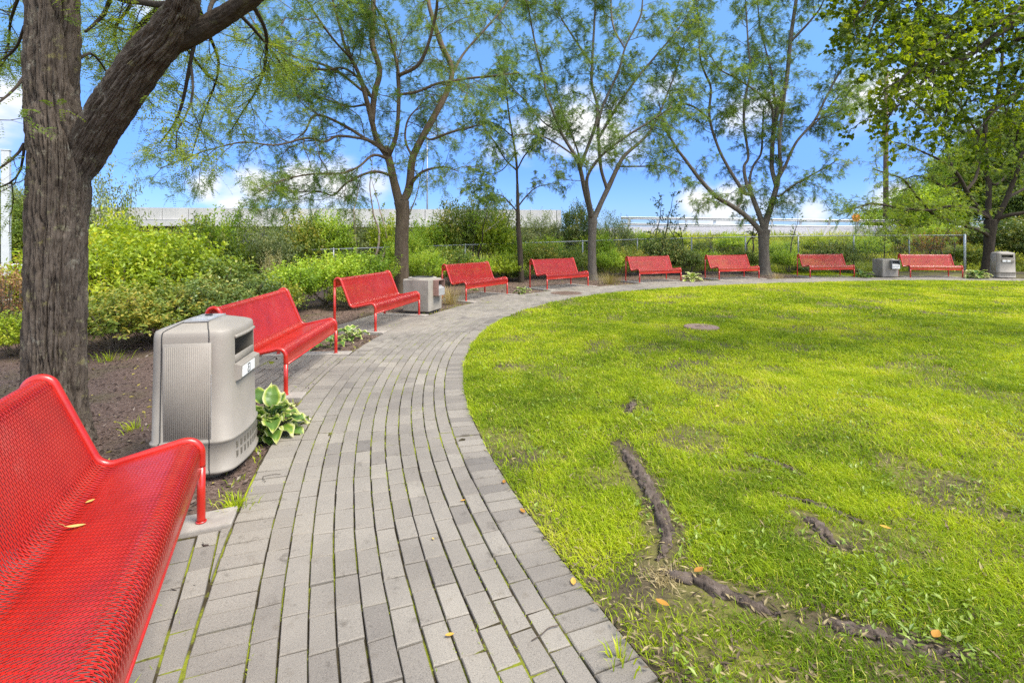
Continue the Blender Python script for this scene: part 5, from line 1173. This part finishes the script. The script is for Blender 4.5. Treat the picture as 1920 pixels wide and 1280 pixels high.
q = gpx(205, 672); tuft((q[0], q[1], -.03), 'low green weed tuft in the mulch right of the thick trunk', 60, .16, .3, 74, M_GRASS, .5)
q = gpx(255, 800); tuft((q[0], q[1], -.03), 'small weed tuft by the left foot of the near tan bin', 40, .12, .2, 75, M_GRASS, .6)
q = gpx(445, 945); tuft((q[0], q[1], -.03), 'grass tuft growing at the walk edge by the front foot of the nearest bench', 90, .10, .16, 76, M_GRASS, .6)
q = gpx(1160, 1235); tuft((q[0], q[1], .0), 'little weed sprouting from the edge course of the walk', 30, .08, .10, 77, M_GRASS, .65)

# ------------------------------------------------------------------ grass on the lawn
bare = [(1210, 900, .30, .10), (1240, 990, .28, .12), (1240, 1090, .35, .2), (1380, 880, .3, .08), (1330, 1115, .5, .10), (1545, 1000, .3, .12), (1600, 1190, .5, .12), (1180, 760, .25, .12), (1640, 745, .35, .12), (1370, 790, .3, .10), (1800, 900, .4, .15), (1312, 617, .42, .5)]
bare = [(*gpx(u, v)[:2], rx, ry) for u, v, rx, ry in bare]
def lawn_cover(x, y):
    x = np.asarray(x); y = np.asarray(y)
    c = n2(x, y, 1.5, 41, 3); f = ss((c - .30) * 6) * .75 + .25
    worn = ss((n2(x, y, .55, 42, 3) - .40) * 5); f = f * (1 - .42 * (1 - worn) * ss((7.5 - y) / 4))
    k = (y < 7); dm = np.full(len(x), 9.)
    if k.any():
        q = np.stack([x[k], y[k]], 1); best = np.full(len(q), 9.)
        for sx_, sy_, sr in RSEG: best = np.minimum(best, np.hypot(q[:, 0] - sx_, q[:, 1] - sy_) / sr)
        dm[k] = best
    f = f * (.03 + .97 * ss((dm - 1.0 + 1.2 * (n2(x, y, 7, 43, 2) - .5)) / 2.0))
    for bx, by, rx, ry in bare: f = f * (1 - .9 * np.exp(-(((x - bx) / (rx * .75)) ** 2 + ((y - by) / (ry * .75)) ** 2)))
    return f
ROOTS = [('long gnarled root curving down the lawn toward the walk', [(1162, 832), (1180, 858), (1200, 890), (1222, 928), (1238, 965), (1250, 1005), (1246, 1030), (1232, 1050)], .052), ('dark root lying beside a tuft of dead grass nearest the walk', [(1236, 1068), (1262, 1080), (1305, 1093), (1352, 1113), (1412, 1140), (1465, 1156)], .046),
                     ('thin pale straight root farther up the lawn', [(1405, 850), (1440, 862), (1475, 874), (1500, 888)], .022), ('short stubby root with a pale cut knob', [(1505, 965), (1525, 980), (1550, 1005), (1572, 1022)], .036),
                     ('small root tip showing high in the lawn near the walk', [(1178, 772), (1184, 758), (1190, 748)], .024), ('half buried dark root at the bottom of the lawn', [(1530, 1168), (1600, 1185), (1680, 1205), (1760, 1222), (1810, 1232)], .030), ('half buried thin root reaching right from the stubby one', [(1450, 925), (1500, 938), (1560, 955), (1620, 978)], .018)]
RSEG = np.concatenate([np.c_[smooth_poly(np.array([gpx(u, v) for u, v in pts]), .04)[:, :2], np.full(len(smooth_poly(np.array([gpx(u, v) for u, v in pts]), .04)), r0)] for lab, pts, r0 in ROOTS])
gr = MB(); rng = np.random.default_rng(91)
def zone(y0, y1, dens, h, wd, lean):
    n = int(dens * (y1 - y0) * (1.12 * y1 + 3.2)); x = rng.uniform(-1.2, 1.12 * y1 + 2, n); y = rng.uniform(y0, y1, n); d, _ = pdist(np.stack([x, y], 1)) if n < 2e6 else None
    edge = .035 * (n2(x, y, 5, 44, 2) - .35); k = (d < edge) & (rng.random(n) < lawn_cover(x, y)); x, y, d = x[k], y[k], d[k]; n = len(x)
    tall = .55 + .9 * n2(x, y, 2.6, 45, 3); t = .47 - .10 * ss((4.2 - y) / 2.5) + (n2(x, y, .8, 46, 3) - .5) * .9 + (n2(x, y, 5, 47, 2) - .5) * .5 + rng.normal(0, .13, n); dry = rng.random(n) < .07; t[dry] = rng.uniform(.85, 1, dry.sum())  # blades darken towards the camera: soft shade put into the tint
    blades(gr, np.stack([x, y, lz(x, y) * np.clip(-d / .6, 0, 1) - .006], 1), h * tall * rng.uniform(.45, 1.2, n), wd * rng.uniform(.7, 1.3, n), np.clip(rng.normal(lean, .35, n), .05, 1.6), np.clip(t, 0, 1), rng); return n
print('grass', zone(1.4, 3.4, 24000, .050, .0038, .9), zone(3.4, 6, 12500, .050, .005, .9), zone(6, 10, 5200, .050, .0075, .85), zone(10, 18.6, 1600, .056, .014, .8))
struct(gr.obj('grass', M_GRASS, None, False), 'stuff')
# dead thatch and crumbs lying between the blades
th_ = MB(); n = 15000; y = 1.5 + 7.5 * rng.random(n) ** 1.5; x = rng.uniform(-.7, 1.1 * y + 1); d, _ = pdist(np.stack([x, y], 1)); k = (d < .02) & (rng.random(n) < 1.15 - lawn_cover(x, y) * .8); x, y = x[k], y[k]; n = len(x); D = rand_dirs(n, rng); D[:, 2] = np.abs(D[:, 2]) * .25; L = rng.uniform(.012, .06, n)
kites(th_, np.stack([x, y, lz(x, y) + rng.uniform(.0, .016, n)], 1), D, np.cross(D, [0, 0, 1.]), L, np.minimum(L * rng.uniform(.08, .5, n), .012), rng.beta(1.2, 1.4, n), .1)
struct(th_.obj('lawn_thatch', m_leaf('thatch', [(0, (.05, .034, .022)), (.4, (.13, .095, .055)), (.75, (.28, .22, .11)), (1, (.42, .34, .17))], .1, .9), None, False), 'stuff')
gb = MB(); n = 9000; k0 = rng.uniform(iend - 40, len(cur) - 900, n).astype(int); dd_ = rng.uniform(W + .25, W + 5.4, n); P = cur[k0] + cnor[k0] * dd_[:, None]
blades(gb, np.c_[P, np.full(n, -.03)], .07 * rng.uniform(.5, 1.2, n), .014, rng.uniform(.2, 1.2, n), np.clip(rng.normal(.55, .18, n), 0, 1), rng); struct(gb.obj('back_grass', M_GRASS, None, False), 'stuff')
# broad weeds (clover, plantain) among the blades
wd_ = MB(); n = 3600; y = 1.6 + 9 * rng.random(n) ** 1.6; x = rng.uniform(-.7, 1.1 * y + 1); d, _ = pdist(np.stack([x, y], 1)); k = (d < -.02) & (n2(x, y, 1.8, 51, 3) > .50); x, y = x[k], y[k]; n = len(x)
for j in range(5):
    a = rng.uniform(0, 2 * PI, n); e = rng.uniform(.1, .9, n); D = np.stack([np.cos(a) * np.cos(e), np.sin(a) * np.cos(e), np.sin(e)], 1); L = rng.uniform(.014, .042, n)
    kites(wd_, np.stack([x + rng.normal(0, .02, n), y + rng.normal(0, .02, n), lz(x, y) + rng.uniform(.0, .035, n)], 1), D, np.cross(D, [0, 0, 1.]), L, L * rng.uniform(.3, .6, n), np.clip(rng.normal(.42, .2, n), 0, 1), .12)
struct(wd_.obj('lawn_weeds', m_leaf('lawn_weed_leaf', [(0, (.10, .17, .02)), (.5, (.22, .30, .03)), (1, (.38, .42, .12))], .3), None, False), 'stuff')
# moss and seedlings standing in the joints
ms = MB(); n = 16000; k0 = rng.integers(0, 1000, n); row = rng.integers(0, 12, n); dv = .206 + row * .104 + rng.normal(0, .004, n); P = cur[k0] + cnor[k0] * dv[:, None] + rng.normal(0, .006, (n, 2)); k = (n2(P[:, 0], P[:, 1], 2.6, 8, 4) > .50 - .03) & (rng.random(n) < .75); P = P[k]
blades(ms, np.c_[P, np.full(len(P), -.004)], rng.uniform(.006, .014, len(P)), .0032, rng.uniform(.3, 1.2, len(P)), np.clip(rng.normal(.55, .15, len(P)), 0, 1), rng)
struct(ms.obj('joint_weeds', M_GRASS, None, False), 'stuff')

# ------------------------------------------------------------------ mulch chips
M_CHIP = m_leaf('mulch_chip', [(0, (.03, .02, .016)), (.4, (.085, .057, .045)), (.7, (.17, .125, .10)), (.88, (.28, .23, .19)), (.93, (.30, .24, .05)), (1, (.36, .30, .06))], 0.0, .9)
ch = MB(); n = 60000; k0 = (rng.random(n) ** 1.7 * (iend - 120)).astype(int) + 40; dd_ = W + .02 + 4.2 * rng.random(n) ** 1.25; P = cur[k0] + cnor[k0] * dd_[:, None]; D = rand_dirs(n, rng); D[:, 2] *= .35
zz = mz(P[:, 0], P[:, 1], dd_); tt = rng.beta(1.3, 1.9, n) * .92; yel = rng.random(n) < .06; tt[yel] = rng.uniform(.93, 1, yel.sum()); L = rng.uniform(.012, .055, n)
kites(ch, np.c_[P, zz + rng.uniform(.002, .014, n)], D, np.cross(D, rand_dirs(n, rng, 1.5)), L, L * rng.uniform(.25, .5, n), tt, .1); struct(ch.obj('mulch_chips', M_CHIP, None, False), 'stuff')
# sparse weeds in the bed
bw = MB(); n = 2600; k0 = rng.integers(40, iend, n); dd_ = W + .03 + np.abs(rng.normal(0, .10, n)); far_ = rng.random(n) < .3; dd_[far_] = W + rng.uniform(.1, 3.5, far_.sum()); P = cur[k0] + cnor[k0] * dd_[:, None]; k = n2(P[:, 0], P[:, 1], 2.0, 61, 3) > .52; P = P[k]
blades(bw, np.c_[P, np.full(len(P), -.035)], rng.uniform(.03, .075, len(P)), .006, rng.uniform(.3, 1.3, len(P)), np.clip(rng.normal(.6, .15, len(P)), 0, 1), rng); struct(bw.obj('bed_weeds', M_GRASS, None, False), 'stuff')

# ------------------------------------------------------------------ roots breaking the lawn
M_ROOT = m_noise('weathered_root', [(.3, (.05, .036, .027)), (.55, (.11, .083, .064)), (.75, (.19, .15, .12))], 26, .95, .9, .008, 90, stretch=(1, 1, .5))
for lab, pts, r0 in ROOTS:
    P = np.array([gpx(u, v) for u, v in pts]); P = smooth_poly(P, .012); n = len(P); t = np.linspace(0, 1, n); R = r0 * (.35 + .65 * np.sin(PI * np.clip(t * .9 + .05, 0, 1)) ** .6) * (1 + .35 * (vnoise(np.c_[t * 9, t * 0, t * 0], len(pts)) - .5)); R = R * 1.1 * np.clip(np.minimum(t, 1 - t) * 7 + .15, 0, 1); P[:, 2] = -R * .38 + lz(P[:, 0], P[:, 1]) - R * .2 * (2 * t - 1) ** 4 + (vnoise(np.c_[t * 5, t * 0, t * 0], 3) - .5) * .01; P[:, :2] += (fbm(np.c_[t * 6, t * 0, t * 0], 5)[:, None] - .5) * .04
    m = MB(); o0 = P[0].copy(); m.tube(P - o0, R, 28, disp=lambda a, P_, R_: bark_disp(.026, 60, 9, 7)(a, P_, R_)); o = m.obj('tree_root', M_ROOT); o.location = tuple(float(v) for v in o0); tag(o, lab, 'tree root', 'surface roots in the lawn')
o = MB(); rr = np.random.default_rng(5); n = 160; q = gpx(1245, 1085); blades(o, np.c_[rr.normal(0, .045, (n, 2)), np.zeros(n)], rr.uniform(.02, .06, n), .003, rr.uniform(.5, 1.5, n), rr.uniform(.5, 1, n), rr); ob = o.obj('dead_grass_tuft', M_DRYG, None, False); ob.location = (q[0], q[1], .0); tag(ob, 'matted clump of dead grass at the end of the dark root', 'grass tuft')

# ------------------------------------------------------------------ fallen leaves
M_FALL = m_leaf('fallen_leaf', [(0, (.30, .12, .02)), (.5, (.55, .30, .04)), (1, (.62, .47, .16))], .15, .6)
def fallen(loc, az, L, wd, tint, label, stalk=False, nz=None):
    o = MB(); m, w_ = 7, 5; G = np.zeros((m, w_, 3)); 
    for i in range(m):
        t = i / (m - 1); hw = wd * .5 * math.sin(PI * min(1, t * .96 + .02)) ** .8
        for j in range(w_): s_ = j / (w_ - 1) * 2 - 1; G[i, j] = (L * (t - .5), s_ * hw, .004 + .12 * L * (2 * t - 1) ** 2 * .5 + .25 * abs(s_) * hw)
    o.grid(G, np.full((m, w_), tint))
    if stalk: o.tube([(-L * .5, 0, .006), (-L * .7, .01, .012), (-L * .85, .0, .022)], .0008, 4, tint=tint)
    ob = o.obj('fallen_leaf', M_FALL); ob.location = tuple(float(v) for v in loc); ob.rotation_euler = (0, 0, az)
    if nz is not None: ob.rotation_euler = nz
    tag(ob, label, 'fallen leaf', 'fallen leaves'); return ob
def on_bench(u, v, zc):
    y = F * (H - zc) / (v - YH); return ((u - 960) * y / F, y, zc)
fallen(on_bench(142, 988, .402), .25, .068, .022, .85, 'long dry leaf with a stalk lying on the seat of the nearest bench', True)
fallen(on_bench(169, 941, .398), 1.2, .036, .02, .7, 'small curled yellow leaf near the back of the nearest bench seat')
for u, v, L, tint, lab in [(843, 1193, .035, .55, 'bright orange leaf alone on the pavers in the middle of the walk'), (1075, 1093, .05, .6, 'yellow leaf at the lawn edge of the walk nearest the camera'), (868, 940, .03, .4, 'orange leaf on the walk beside the edge course'), (945, 905, .045, .1, 'rusty leaf in the grass just off the edge course'), (980, 960, .05, .2, 'brown orange leaf half hidden at the lawn edge'), (1242, 1145, .06, .25, 'curled orange brown leaf below the dark root'), (1310, 1082, .06, .1, 'rusty leaf standing on the dark root'), (1660, 1000, .05, .5, 'tan leaf beside the stubby root'), (812, 1012, .02, .7, 'tiny yellow fleck of leaf on the walk beside a paver joint'), (1755, 1205, .06, .2, 'orange leaf in the grass over the half buried root'), (1345, 768, .05, .9, 'pale leaf lying high on the lawn near the bare patch')]:
    q = gpx(u, v); fallen((q[0], q[1], .004 if u < 1080 else .03), RNG.uniform(0, 6), L, L * .5, tint, lab)
st = MB(); q = gpx(1025, 1188); st.tube(smooth_poly([(-.06, -.04, .006), (-.02, -.015, .012), (.01, .02, .010), (.05, .035, .008)], .01), .0022, 6); o = st.obj('twig', M_ROOT); o.location = (q[0], q[1], .0); tag(o, 'thin curved grey twig lying across two pavers near the lawn edge', 'twig')
st = MB(); q = gpx(505, 897); st.tube(smooth_poly([(-.05, .02, .006), (-.03, -.02, .006), (.0, -.05, .006)], .01), .0018, 5); st.tube(smooth_poly([(-.05, .02, .006), (-.0, .045, .007), (.05, .05, .006)], .01), .0014, 5); o = st.obj('twig', M_BARK4); o.location = (q[0], q[1], .0); tag(o, 'forked dark twig on the outer edge course of the walk', 'twig')
# ------------------------------------------------------------------ chain link fence
fp = [(1809, 441, 23), (1501, 442.5, 23), (1297, 446.5, 22.5), (1170, 449.5, 22.05), (972, 456, 21.0), (624, 467, 19.2), (540, 469, 18.6), (300, 474, 17.6)]
fw = np.array([px(*q) for q in fp]); fence = thing('chain_link_fence', 'grey chain link fence with pipe rail running behind the shrubs', 'fence', (fw[0][0], fw[0][1], 0)); fo = np.array([fw[0][0], fw[0][1], 0])
m = MB(); m.tube(smooth_poly(fw, .25) - fo, .018, 8); m.obj('top_rail', M_GALV, fence)
Ls = np.concatenate([[0], np.cumsum(np.linalg.norm(np.diff(fw, axis=0), axis=1))]); s = 0; k = 0
M_POST2 = m_plain('pale_post', (.62, .66, .70), .4, .3)
while s < Ls[-1]:
    p = np.array([np.interp(s, Ls, fw[:, j]) for j in range(3)]) - fo; m = MB(); r_ = .045 if k == 0 else .03
    m.tube([p + (0, 0, -1.58), p + (0, 0, -.5), p + (0, 0, .0 if k else .03)], r_, 10); m.lathe([(r_ + .004, -.03), (r_ + .004, .02), (0, .05)], 10, tuple(p + (0, 0, .01))); m.obj('post', M_POST2 if k == 0 else M_GALV, fence); s += 2.48; k += 1
wm = MB(); ht = 1.45; step = .085
for sg in (1, -1):
    for s in np.arange(0, Ls[-1], step):
        s2 = s + sg * ht
        pts = []
        for f in (0, .5, 1):
            q = s + (s2 - s) * f
            if 0 <= q <= Ls[-1]: pp = np.array([np.interp(q, Ls, fw[:, j]) for j in range(3)]); pts.append(pp + (0, sg * .002, -ht * f - .02) - fo)
        if len(pts) > 1: wm.tube(pts, .001, 3, caps=False)
wm.obj('wire_mesh', M_GALV, fence)
# ------------------------------------------------------------------ overpass, road, guardrail
M_OVER = m_noise('overpass_concrete', [(.3, (.40, .385, .36)), (.55, (.50, .48, .45)), (.8, (.55, .53, .50))], .7, .9, .3, .01, 20, stretch=(1, 1, .4))
ov = thing('overpass', 'pale concrete highway overpass parapet with panel joints behind the left shrubs', 'overpass', (-20, 48, 0)); oo = np.array([-20, 48, 0])
def wall_run(mb, a, b, y, zt0, zt1, zb0, zb1, th):
    V = np.array([[a, y, zb0], [b, y, zb1], [b, y, zt1], [a, y, zt0], [a, y + th, zb0], [b, y + th, zb1], [b, y + th, zt1], [a, y + th, zt0]]) - oo
    mb.add(V, [[0, 1, 2, 3], [5, 4, 7, 6], [3, 2, 6, 7], [1, 0, 4, 5], [1, 5, 6, 2], [4, 0, 3, 7]])
xe = 4.6; zt = lambda x: np.interp(x, [-60, -35, xe], [4.35, 4.28, 4.05]); n = 0; x = -62.0
pan = []
while x < xe:
    m = MB(); x2 = min(x + 2.45, xe); wall_run(m, x + .025, x2 - .025, 48, zt(x), zt(x2), zt(x) - 1.12, zt(x2) - 1.12, .3); m.obj('parapet_panel', M_OVER, ov, False); x = x2
m = MB(); wall_run(m, -62, xe, 48.03, zt(-62) - .05, zt(xe) - .05, zt(-62) - 1.1, zt(xe) - 1.1, .2); m.obj('parapet_core', M_DARK, ov, False)
m = MB(); wall_run(m, -62, xe, 47.7, zt(-62) - 1.12, zt(xe) - 1.12, zt(-62) - 1.66, zt(xe) - 1.66, 10); m.obj('deck_edge', M_OVER, ov, False)
m = MB(); wall_run(m, -62, xe, 49.6, zt(-62) - 1.66, zt(xe) - 1.66, -1.2, -1.2, 6); m.obj('girder', m_plain('shadow_grey_concrete', (.30, .28, .26), .9), ov, False)  # girder grey darkened: shade under the deck put into the colour
M_ROAD = m_noise('asphalt', [(.3, (.045, .045, .047)), (.7, (.075, .075, .076))], 30, .9, .4, .004)
M_GRAVEL = m_noise('grey_gravel', [(.3, (.15, .145, .15)), (.5, (.27, .26, .265)), (.7, (.40, .385, .385))], 9, .95, .8, .03, 40)
rd = MB(); xs_ = np.linspace(2, 60, 60); ys_ = np.linspace(37.2, 47, 8); gx, gy = np.meshgrid(xs_, ys_); rd.grid(np.stack([gx, gy, np.maximum(gz(gx, gy), gz(gx, gy)) + .03], -1)); struct(rd.obj('road', M_ROAD))
sh = MB(); ys_ = np.linspace(31.8, 37.2, 16); gx, gy = np.meshgrid(np.linspace(5, 60, 110), ys_); sh.grid(np.stack([gx, gy, gz(gx, gy) + .02 + .03 * n2(gx, gy, 3, 5) * np.minimum(1, (37.2 - gy))], -1)); struct(sh.obj('road_shoulder', M_GRAVEL))
gr_ = thing('guardrail', 'galvanised highway guardrail with two rails above the grassy bank', 'guardrail', (20, 36, 1.9)); go = np.array([20, 36, 1.9])
gt = lambda x: np.interp(x, [7.5, 22, 40], [2.96, 2.76, 2.7])
prof_ = [(-.02, .16), (-.05, .13), (-.05, .10), (.0, .075), (.0, .055), (-.05, .03), (-.05, .0), (-.02, -.03)]
for nm, dz, sc_ in (('upper_rail', -.16, 1.0), ('lower_rail', -.60, 1.0)):
    m = MB(); xs_ = np.linspace(7.6, 40, 40); G = np.array([[(x, 36 + a, gt(x) + dz + b * sc_) for a, b in prof_] for x in xs_]) - go; m.grid(G); m.obj(nm, M_GALV, gr_)
for x in np.arange(8.2, 40, 2.0):
    m = MB(); z0 = float(gz(np.array(x), np.array(36.1))) - .2; m.box((x - go[0], 36.09 - go[1], (z0 + gt(x) - .0) / 2 - go[2]), (.15, .12, gt(x) - z0), bev=.01); m.obj('post', M_POST2, gr_, False)
# tall weeds on the bank
M_WEED = m_leaf('bank_weed', [(0, (.15, .20, .03)), (.45, (.32, .37, .045)), (.8, (.46, .47, .08)), (1, (.54, .49, .2))], .3, .7)
bk_ = MB(); rng = np.random.default_rng(95); n = 60000; x = rng.uniform(-14, 32, n); y = yfence(x) + .3 + rng.random(n) ** 1.1 * 11.5; k = (y < np.interp(x, [-2, 8], [40, 31.6]) + rng.normal(0, .4, n)); x, y = x[k], y[k]; n = len(x)
blades(bk_, np.stack([x, y, gz(x, y)], 1), rng.uniform(.15, .5, n) * (.5 + n2(x, y, .8, 71)), rng.uniform(.02, .045, n), rng.uniform(.2, .9, n), np.clip(.45 + (n2(x, y, .6, 72) - .5) * 1.0 + rng.normal(0, .16, n), 0, 1), rng)
x = rng.uniform(-14, 30, 16000); y = yfence(x) + .3 + rng.random(16000) * 11; k = y < np.interp(x, [-2, 8], [40, 31.3]); x, y = x[k], y[k]; n = len(x); D = rand_dirs(n, rng, .4)
kites(bk_, np.stack([x, y, gz(x, y) + rng.uniform(.05, .4, n)], 1), D, np.cross(D, [0, 0, 1.]), rng.uniform(.1, .22, n), .07, np.clip(.5 + (n2(x, y, .7, 73) - .5) * 1.2, 0, 1)); struct(bk_.obj('bank_weeds', M_WEED, None, False), 'stuff')
# grey dead brush low on the bank, one mass
dbm = MB(); n = 700; x = rng.uniform(-4, 7, n); y = rng.uniform(23.5, 29, n); z = gz(x, y)
for k in range(n):
    P = grow((x[k], y[k], z[k]), rng.normal(size=3) * .8 + (0, 0, .7), rng.uniform(.5, 1.5), rng, .25, .25); dbm.tube(P, np.linspace(.008, .003, len(P)), 3, caps=False)
struct(dbm.obj('dead_brush', m_noise('grey_dead_wood', [(.3, (.20, .17, .14)), (.7, (.34, .30, .26))], 6, .95, 0), None), 'stuff')
# fallen pale branch on the bushes
b = MB(); b.tube(smooth_poly([px(905, 438, 21), px(925, 424, 20.9), px(942, 410, 20.8), px(945, 407, 20.8)], .1) - px(905, 438, 21), np.linspace(.05, .03, len(smooth_poly([px(905, 438, 21), px(925, 424, 20.9), px(942, 410, 20.8), px(945, 407, 20.8)], .1))), 8)
o = b.obj('fallen_branch', m_noise('pale_dead_wood', [(.3, (.30, .25, .19)), (.7, (.45, .40, .32))], 6, .9, .3)); o.location = tuple(float(v) for v in px(905, 438, 21)); tag(o, 'thick pale broken branch lodged in the bushes left of the slim sapling', 'branch')
# ------------------------------------------------------------------ poles, sign, car
M_WPAINT = m_plain('white_paint', (.50, .51, .52), .45, var=.05)
p = px(11.5, 500, 20); po = thing('white_post', 'tall white square post at the left edge behind the dry shrub', 'post', (p[0], p[1], -1.0)); zt_ = px(0, 283, 20)[2] + 1.0
m = MB(); m.box((0, 0, zt_ / 2), (.24, .24, zt_), rz=.5, bev=.01); m.obj('shaft', M_WPAINT, po, False); m = MB(); m.box((0, 0, zt_ + .02), (.28, .28, .04), rz=.5, bev=.008); m.obj('cap', M_WPAINT, po, False); m = MB(); m.box((0, 0, .06), (.5, .5, .12), rz=.5, bev=.02); m.obj('base', M_SLAB, po, False)
p = px(1661, 440, 41); up_ = thing('utility_pole', 'weathered wooden utility pole rising through the leaves left of the spreading tree', 'utility pole', (p[0], p[1], 1.4)); m = MB(); m.tube([(0, 0, -.5), (0, 0, 6), (.03, 0, 13.4)], [.20, .18, .14], 12); m.obj('shaft', M_BARK2, up_); m = MB(); m.lathe([(.16, 13.38), (.16, 13.44), (.0, 13.5)], 12); m.obj('cap', M_GALV, up_)
p = px(801, 400, 62); lp = thing('lamp_pole', 'thin grey roadside lamp pole behind the brown trunk', 'lamp pole', (p[0], p[1], 1.6)); hh = px(0, 258, 62)[2] - 1.6; m = MB(); m.tube([(0, 0, -1.5), (0, 0, hh * .5), (0, 0, hh)], [.11, .09, .06], 10); m.obj('shaft', M_GALV, lp); m = MB(); m.tube([(0, 0, hh - .1), (.4, 0, hh + .2), (1.1, 0, hh + .25)], .04, 8); m.obj('arm', M_GALV, lp); m = MB(); m.box((1.4, 0, hh + .25), (.7, .25, .12), bev=.04); m.obj('lamp_head', M_GALV, lp, False)
M_ORANGE = m_plain('orange_sign', (.75, .27, .06), .5, var=.25, scale=9)
p = px(1605, 408, 33.5); z0 = float(gz(np.array(p[0]), np.array(33.5))); sg = thing('road_sign', 'round orange road marker showing through leaves beside the guardrail', 'sign', (p[0], p[1], z0)); m = MB(); P = np.array([(math.cos(a) * .27, 0, math.sin(a) * .27) for a in np.linspace(0, 2 * PI, 28, endpoint=False)]) + (0, -.02, p[2] - z0); V = np.vstack([P, P + (0, .015, 0), [P.mean(0)], [P.mean(0) + (0, .015, 0)]]); j = np.arange(28); j2 = (j + 1) % 28
m.add(V, np.stack([j, j2, j2 + 28, j + 28], 1), np.concatenate([np.stack([j2, j, np.full(28, 56)], 1), np.stack([j + 28, j2 + 28, np.full(28, 57)], 1)])); m.obj('disc', M_ORANGE, sg, False); m = MB(); m.tube([(0, .03, -.1), (0, .03, .3), (0, .03, p[2] - z0 + .2)], .025, 8); m.obj('post', M_GALV, sg)
# white car in the sunken lot
def car(loc, rz, label):
    root = thing('parked_car', label, 'car', loc, rz); M_CAR = m_plain('white_car_paint', (.70, .72, .75), .25, var=.03, coat=.6); M_GLASS = m_plain('car_glass', (.10, .14, .18), .08, spec=.8); M_TYRE = m_plain('tyre', (.02, .02, .02), .85); M_LAMP = m_plain('lamp_glass', (.55, .56, .55), .15)
    prof = [(-2.2, .35), (-2.22, .62), (-2.1, .82), (-1.25, .95), (-.45, 1.38), (.2, 1.47), (1.0, 1.42), (1.75, 1.08), (2.15, 1.0), (2.22, .7), (2.18, .35)]
    P = fillet([np.array(q) for q in prof], [.12, .12, .25, .3, .4, .4, .3, .15, .12], 4); m = MB(); R = []
    for y, ins in ((-.86, .14), (-.84, .06), (-.80, .0), (.80, .0), (.84, .06), (.86, .14)):
        q = P.copy(); up = np.clip((q[:, 1] - .95) / .5, 0, 1); R.append(np.stack([q[:, 0] * (1 - ins * .04), np.sign(y) * (abs(y) - .20 * up), q[:, 1] - ins * .25 * (q[:, 1] > .5)], 1))
    R = np.array(R); m.grid(R); n_ = len(P)
    for i in (0, 5): c_ = R[i].mean(0); V = np.vstack([R[i], [c_]]); m.add(V, T=[[a, a + 1, n_] if i == 0 else [a + 1, a, n_] for a in range(n_ - 1)])
    m.obj('body', M_CAR, root)
    for s_ in (-1, 1):
        for x0, x1, nm in ((-.9, .12, 'side_window'), (.18, 1.35, 'side_window')):
            m = MB(); z0_, z1_ = .98, 1.34; yy = lambda z: s_ * (.868 - .2 * min(1, max(0, (z - .95) / .5)))
            a = -.86 if x0 < -.5 else x0; m.add([(a, yy(z0_) , z0_), (x1, yy(z0_), z0_), (x1 if x1 < .5 else 1.12, yy(z1_), z1_), (-.40 if x0 < -.5 else x0, yy(z1_), z1_)], [[0, 1, 2, 3]]); m.obj(nm, M_GLASS, root, False)
        for xx in (-1.38, 1.38):
            m = MB(); m.lathe([(.12, -.1), (.30, -.1), (.325, -.06), (.325, .06), (.30, .1), (.12, .1)], 26); wv = m.obj('wheel', M_TYRE, root); wv.location = (xx, s_ * .78, .325); wv.rotation_euler = (PI / 2, 0, 0); m = MB(); m.lathe([(.0, .085), (.06, .10), (.2, .095), (.21, .08)], 20); m.lathe([(.0, -.085), (.06, -.10), (.2, -.095), (.21, -.08)], 20); m.obj('rim', M_GALV, wv)
        m = MB(); m.box((-2.12, s_ * .62, .70), (.16, .30, .13), bev=.04); m.obj('headlight', M_LAMP, root); m = MB(); m.box((-.78, s_ * .93, 1.0), (.12, .16, .10), bev=.03); m.obj('mirror', M_CAR, root)
    m = MB(); m.add([(-1.20, -.70, .975), (-1.20, .70, .975), (-.50, .60, 1.36), (-.50, -.60, 1.36)], [[0, 3, 2, 1]]); o = m.obj('windscreen', M_GLASS, root, False); o.location = (-.03, 0, .02)
    m = MB(); m.add([(1.72, -.70, 1.10), (1.72, .70, 1.10), (1.06, .60, 1.40), (1.06, -.60, 1.40)], [[0, 1, 2, 3]]); o = m.obj('rear_window', M_GLASS, root, False); o.location = (.03, 0, .02)
p = px(34, 500, 23.5); car((p[0] + .2, p[1], float(gz(np.array(p[0]), np.array(23.5))) + .01), math.radians(20), 'white car parked in the lower lot, glimpsed left of the thick trunk')
print('DONE BUILD objects', len(bpy.data.objects))
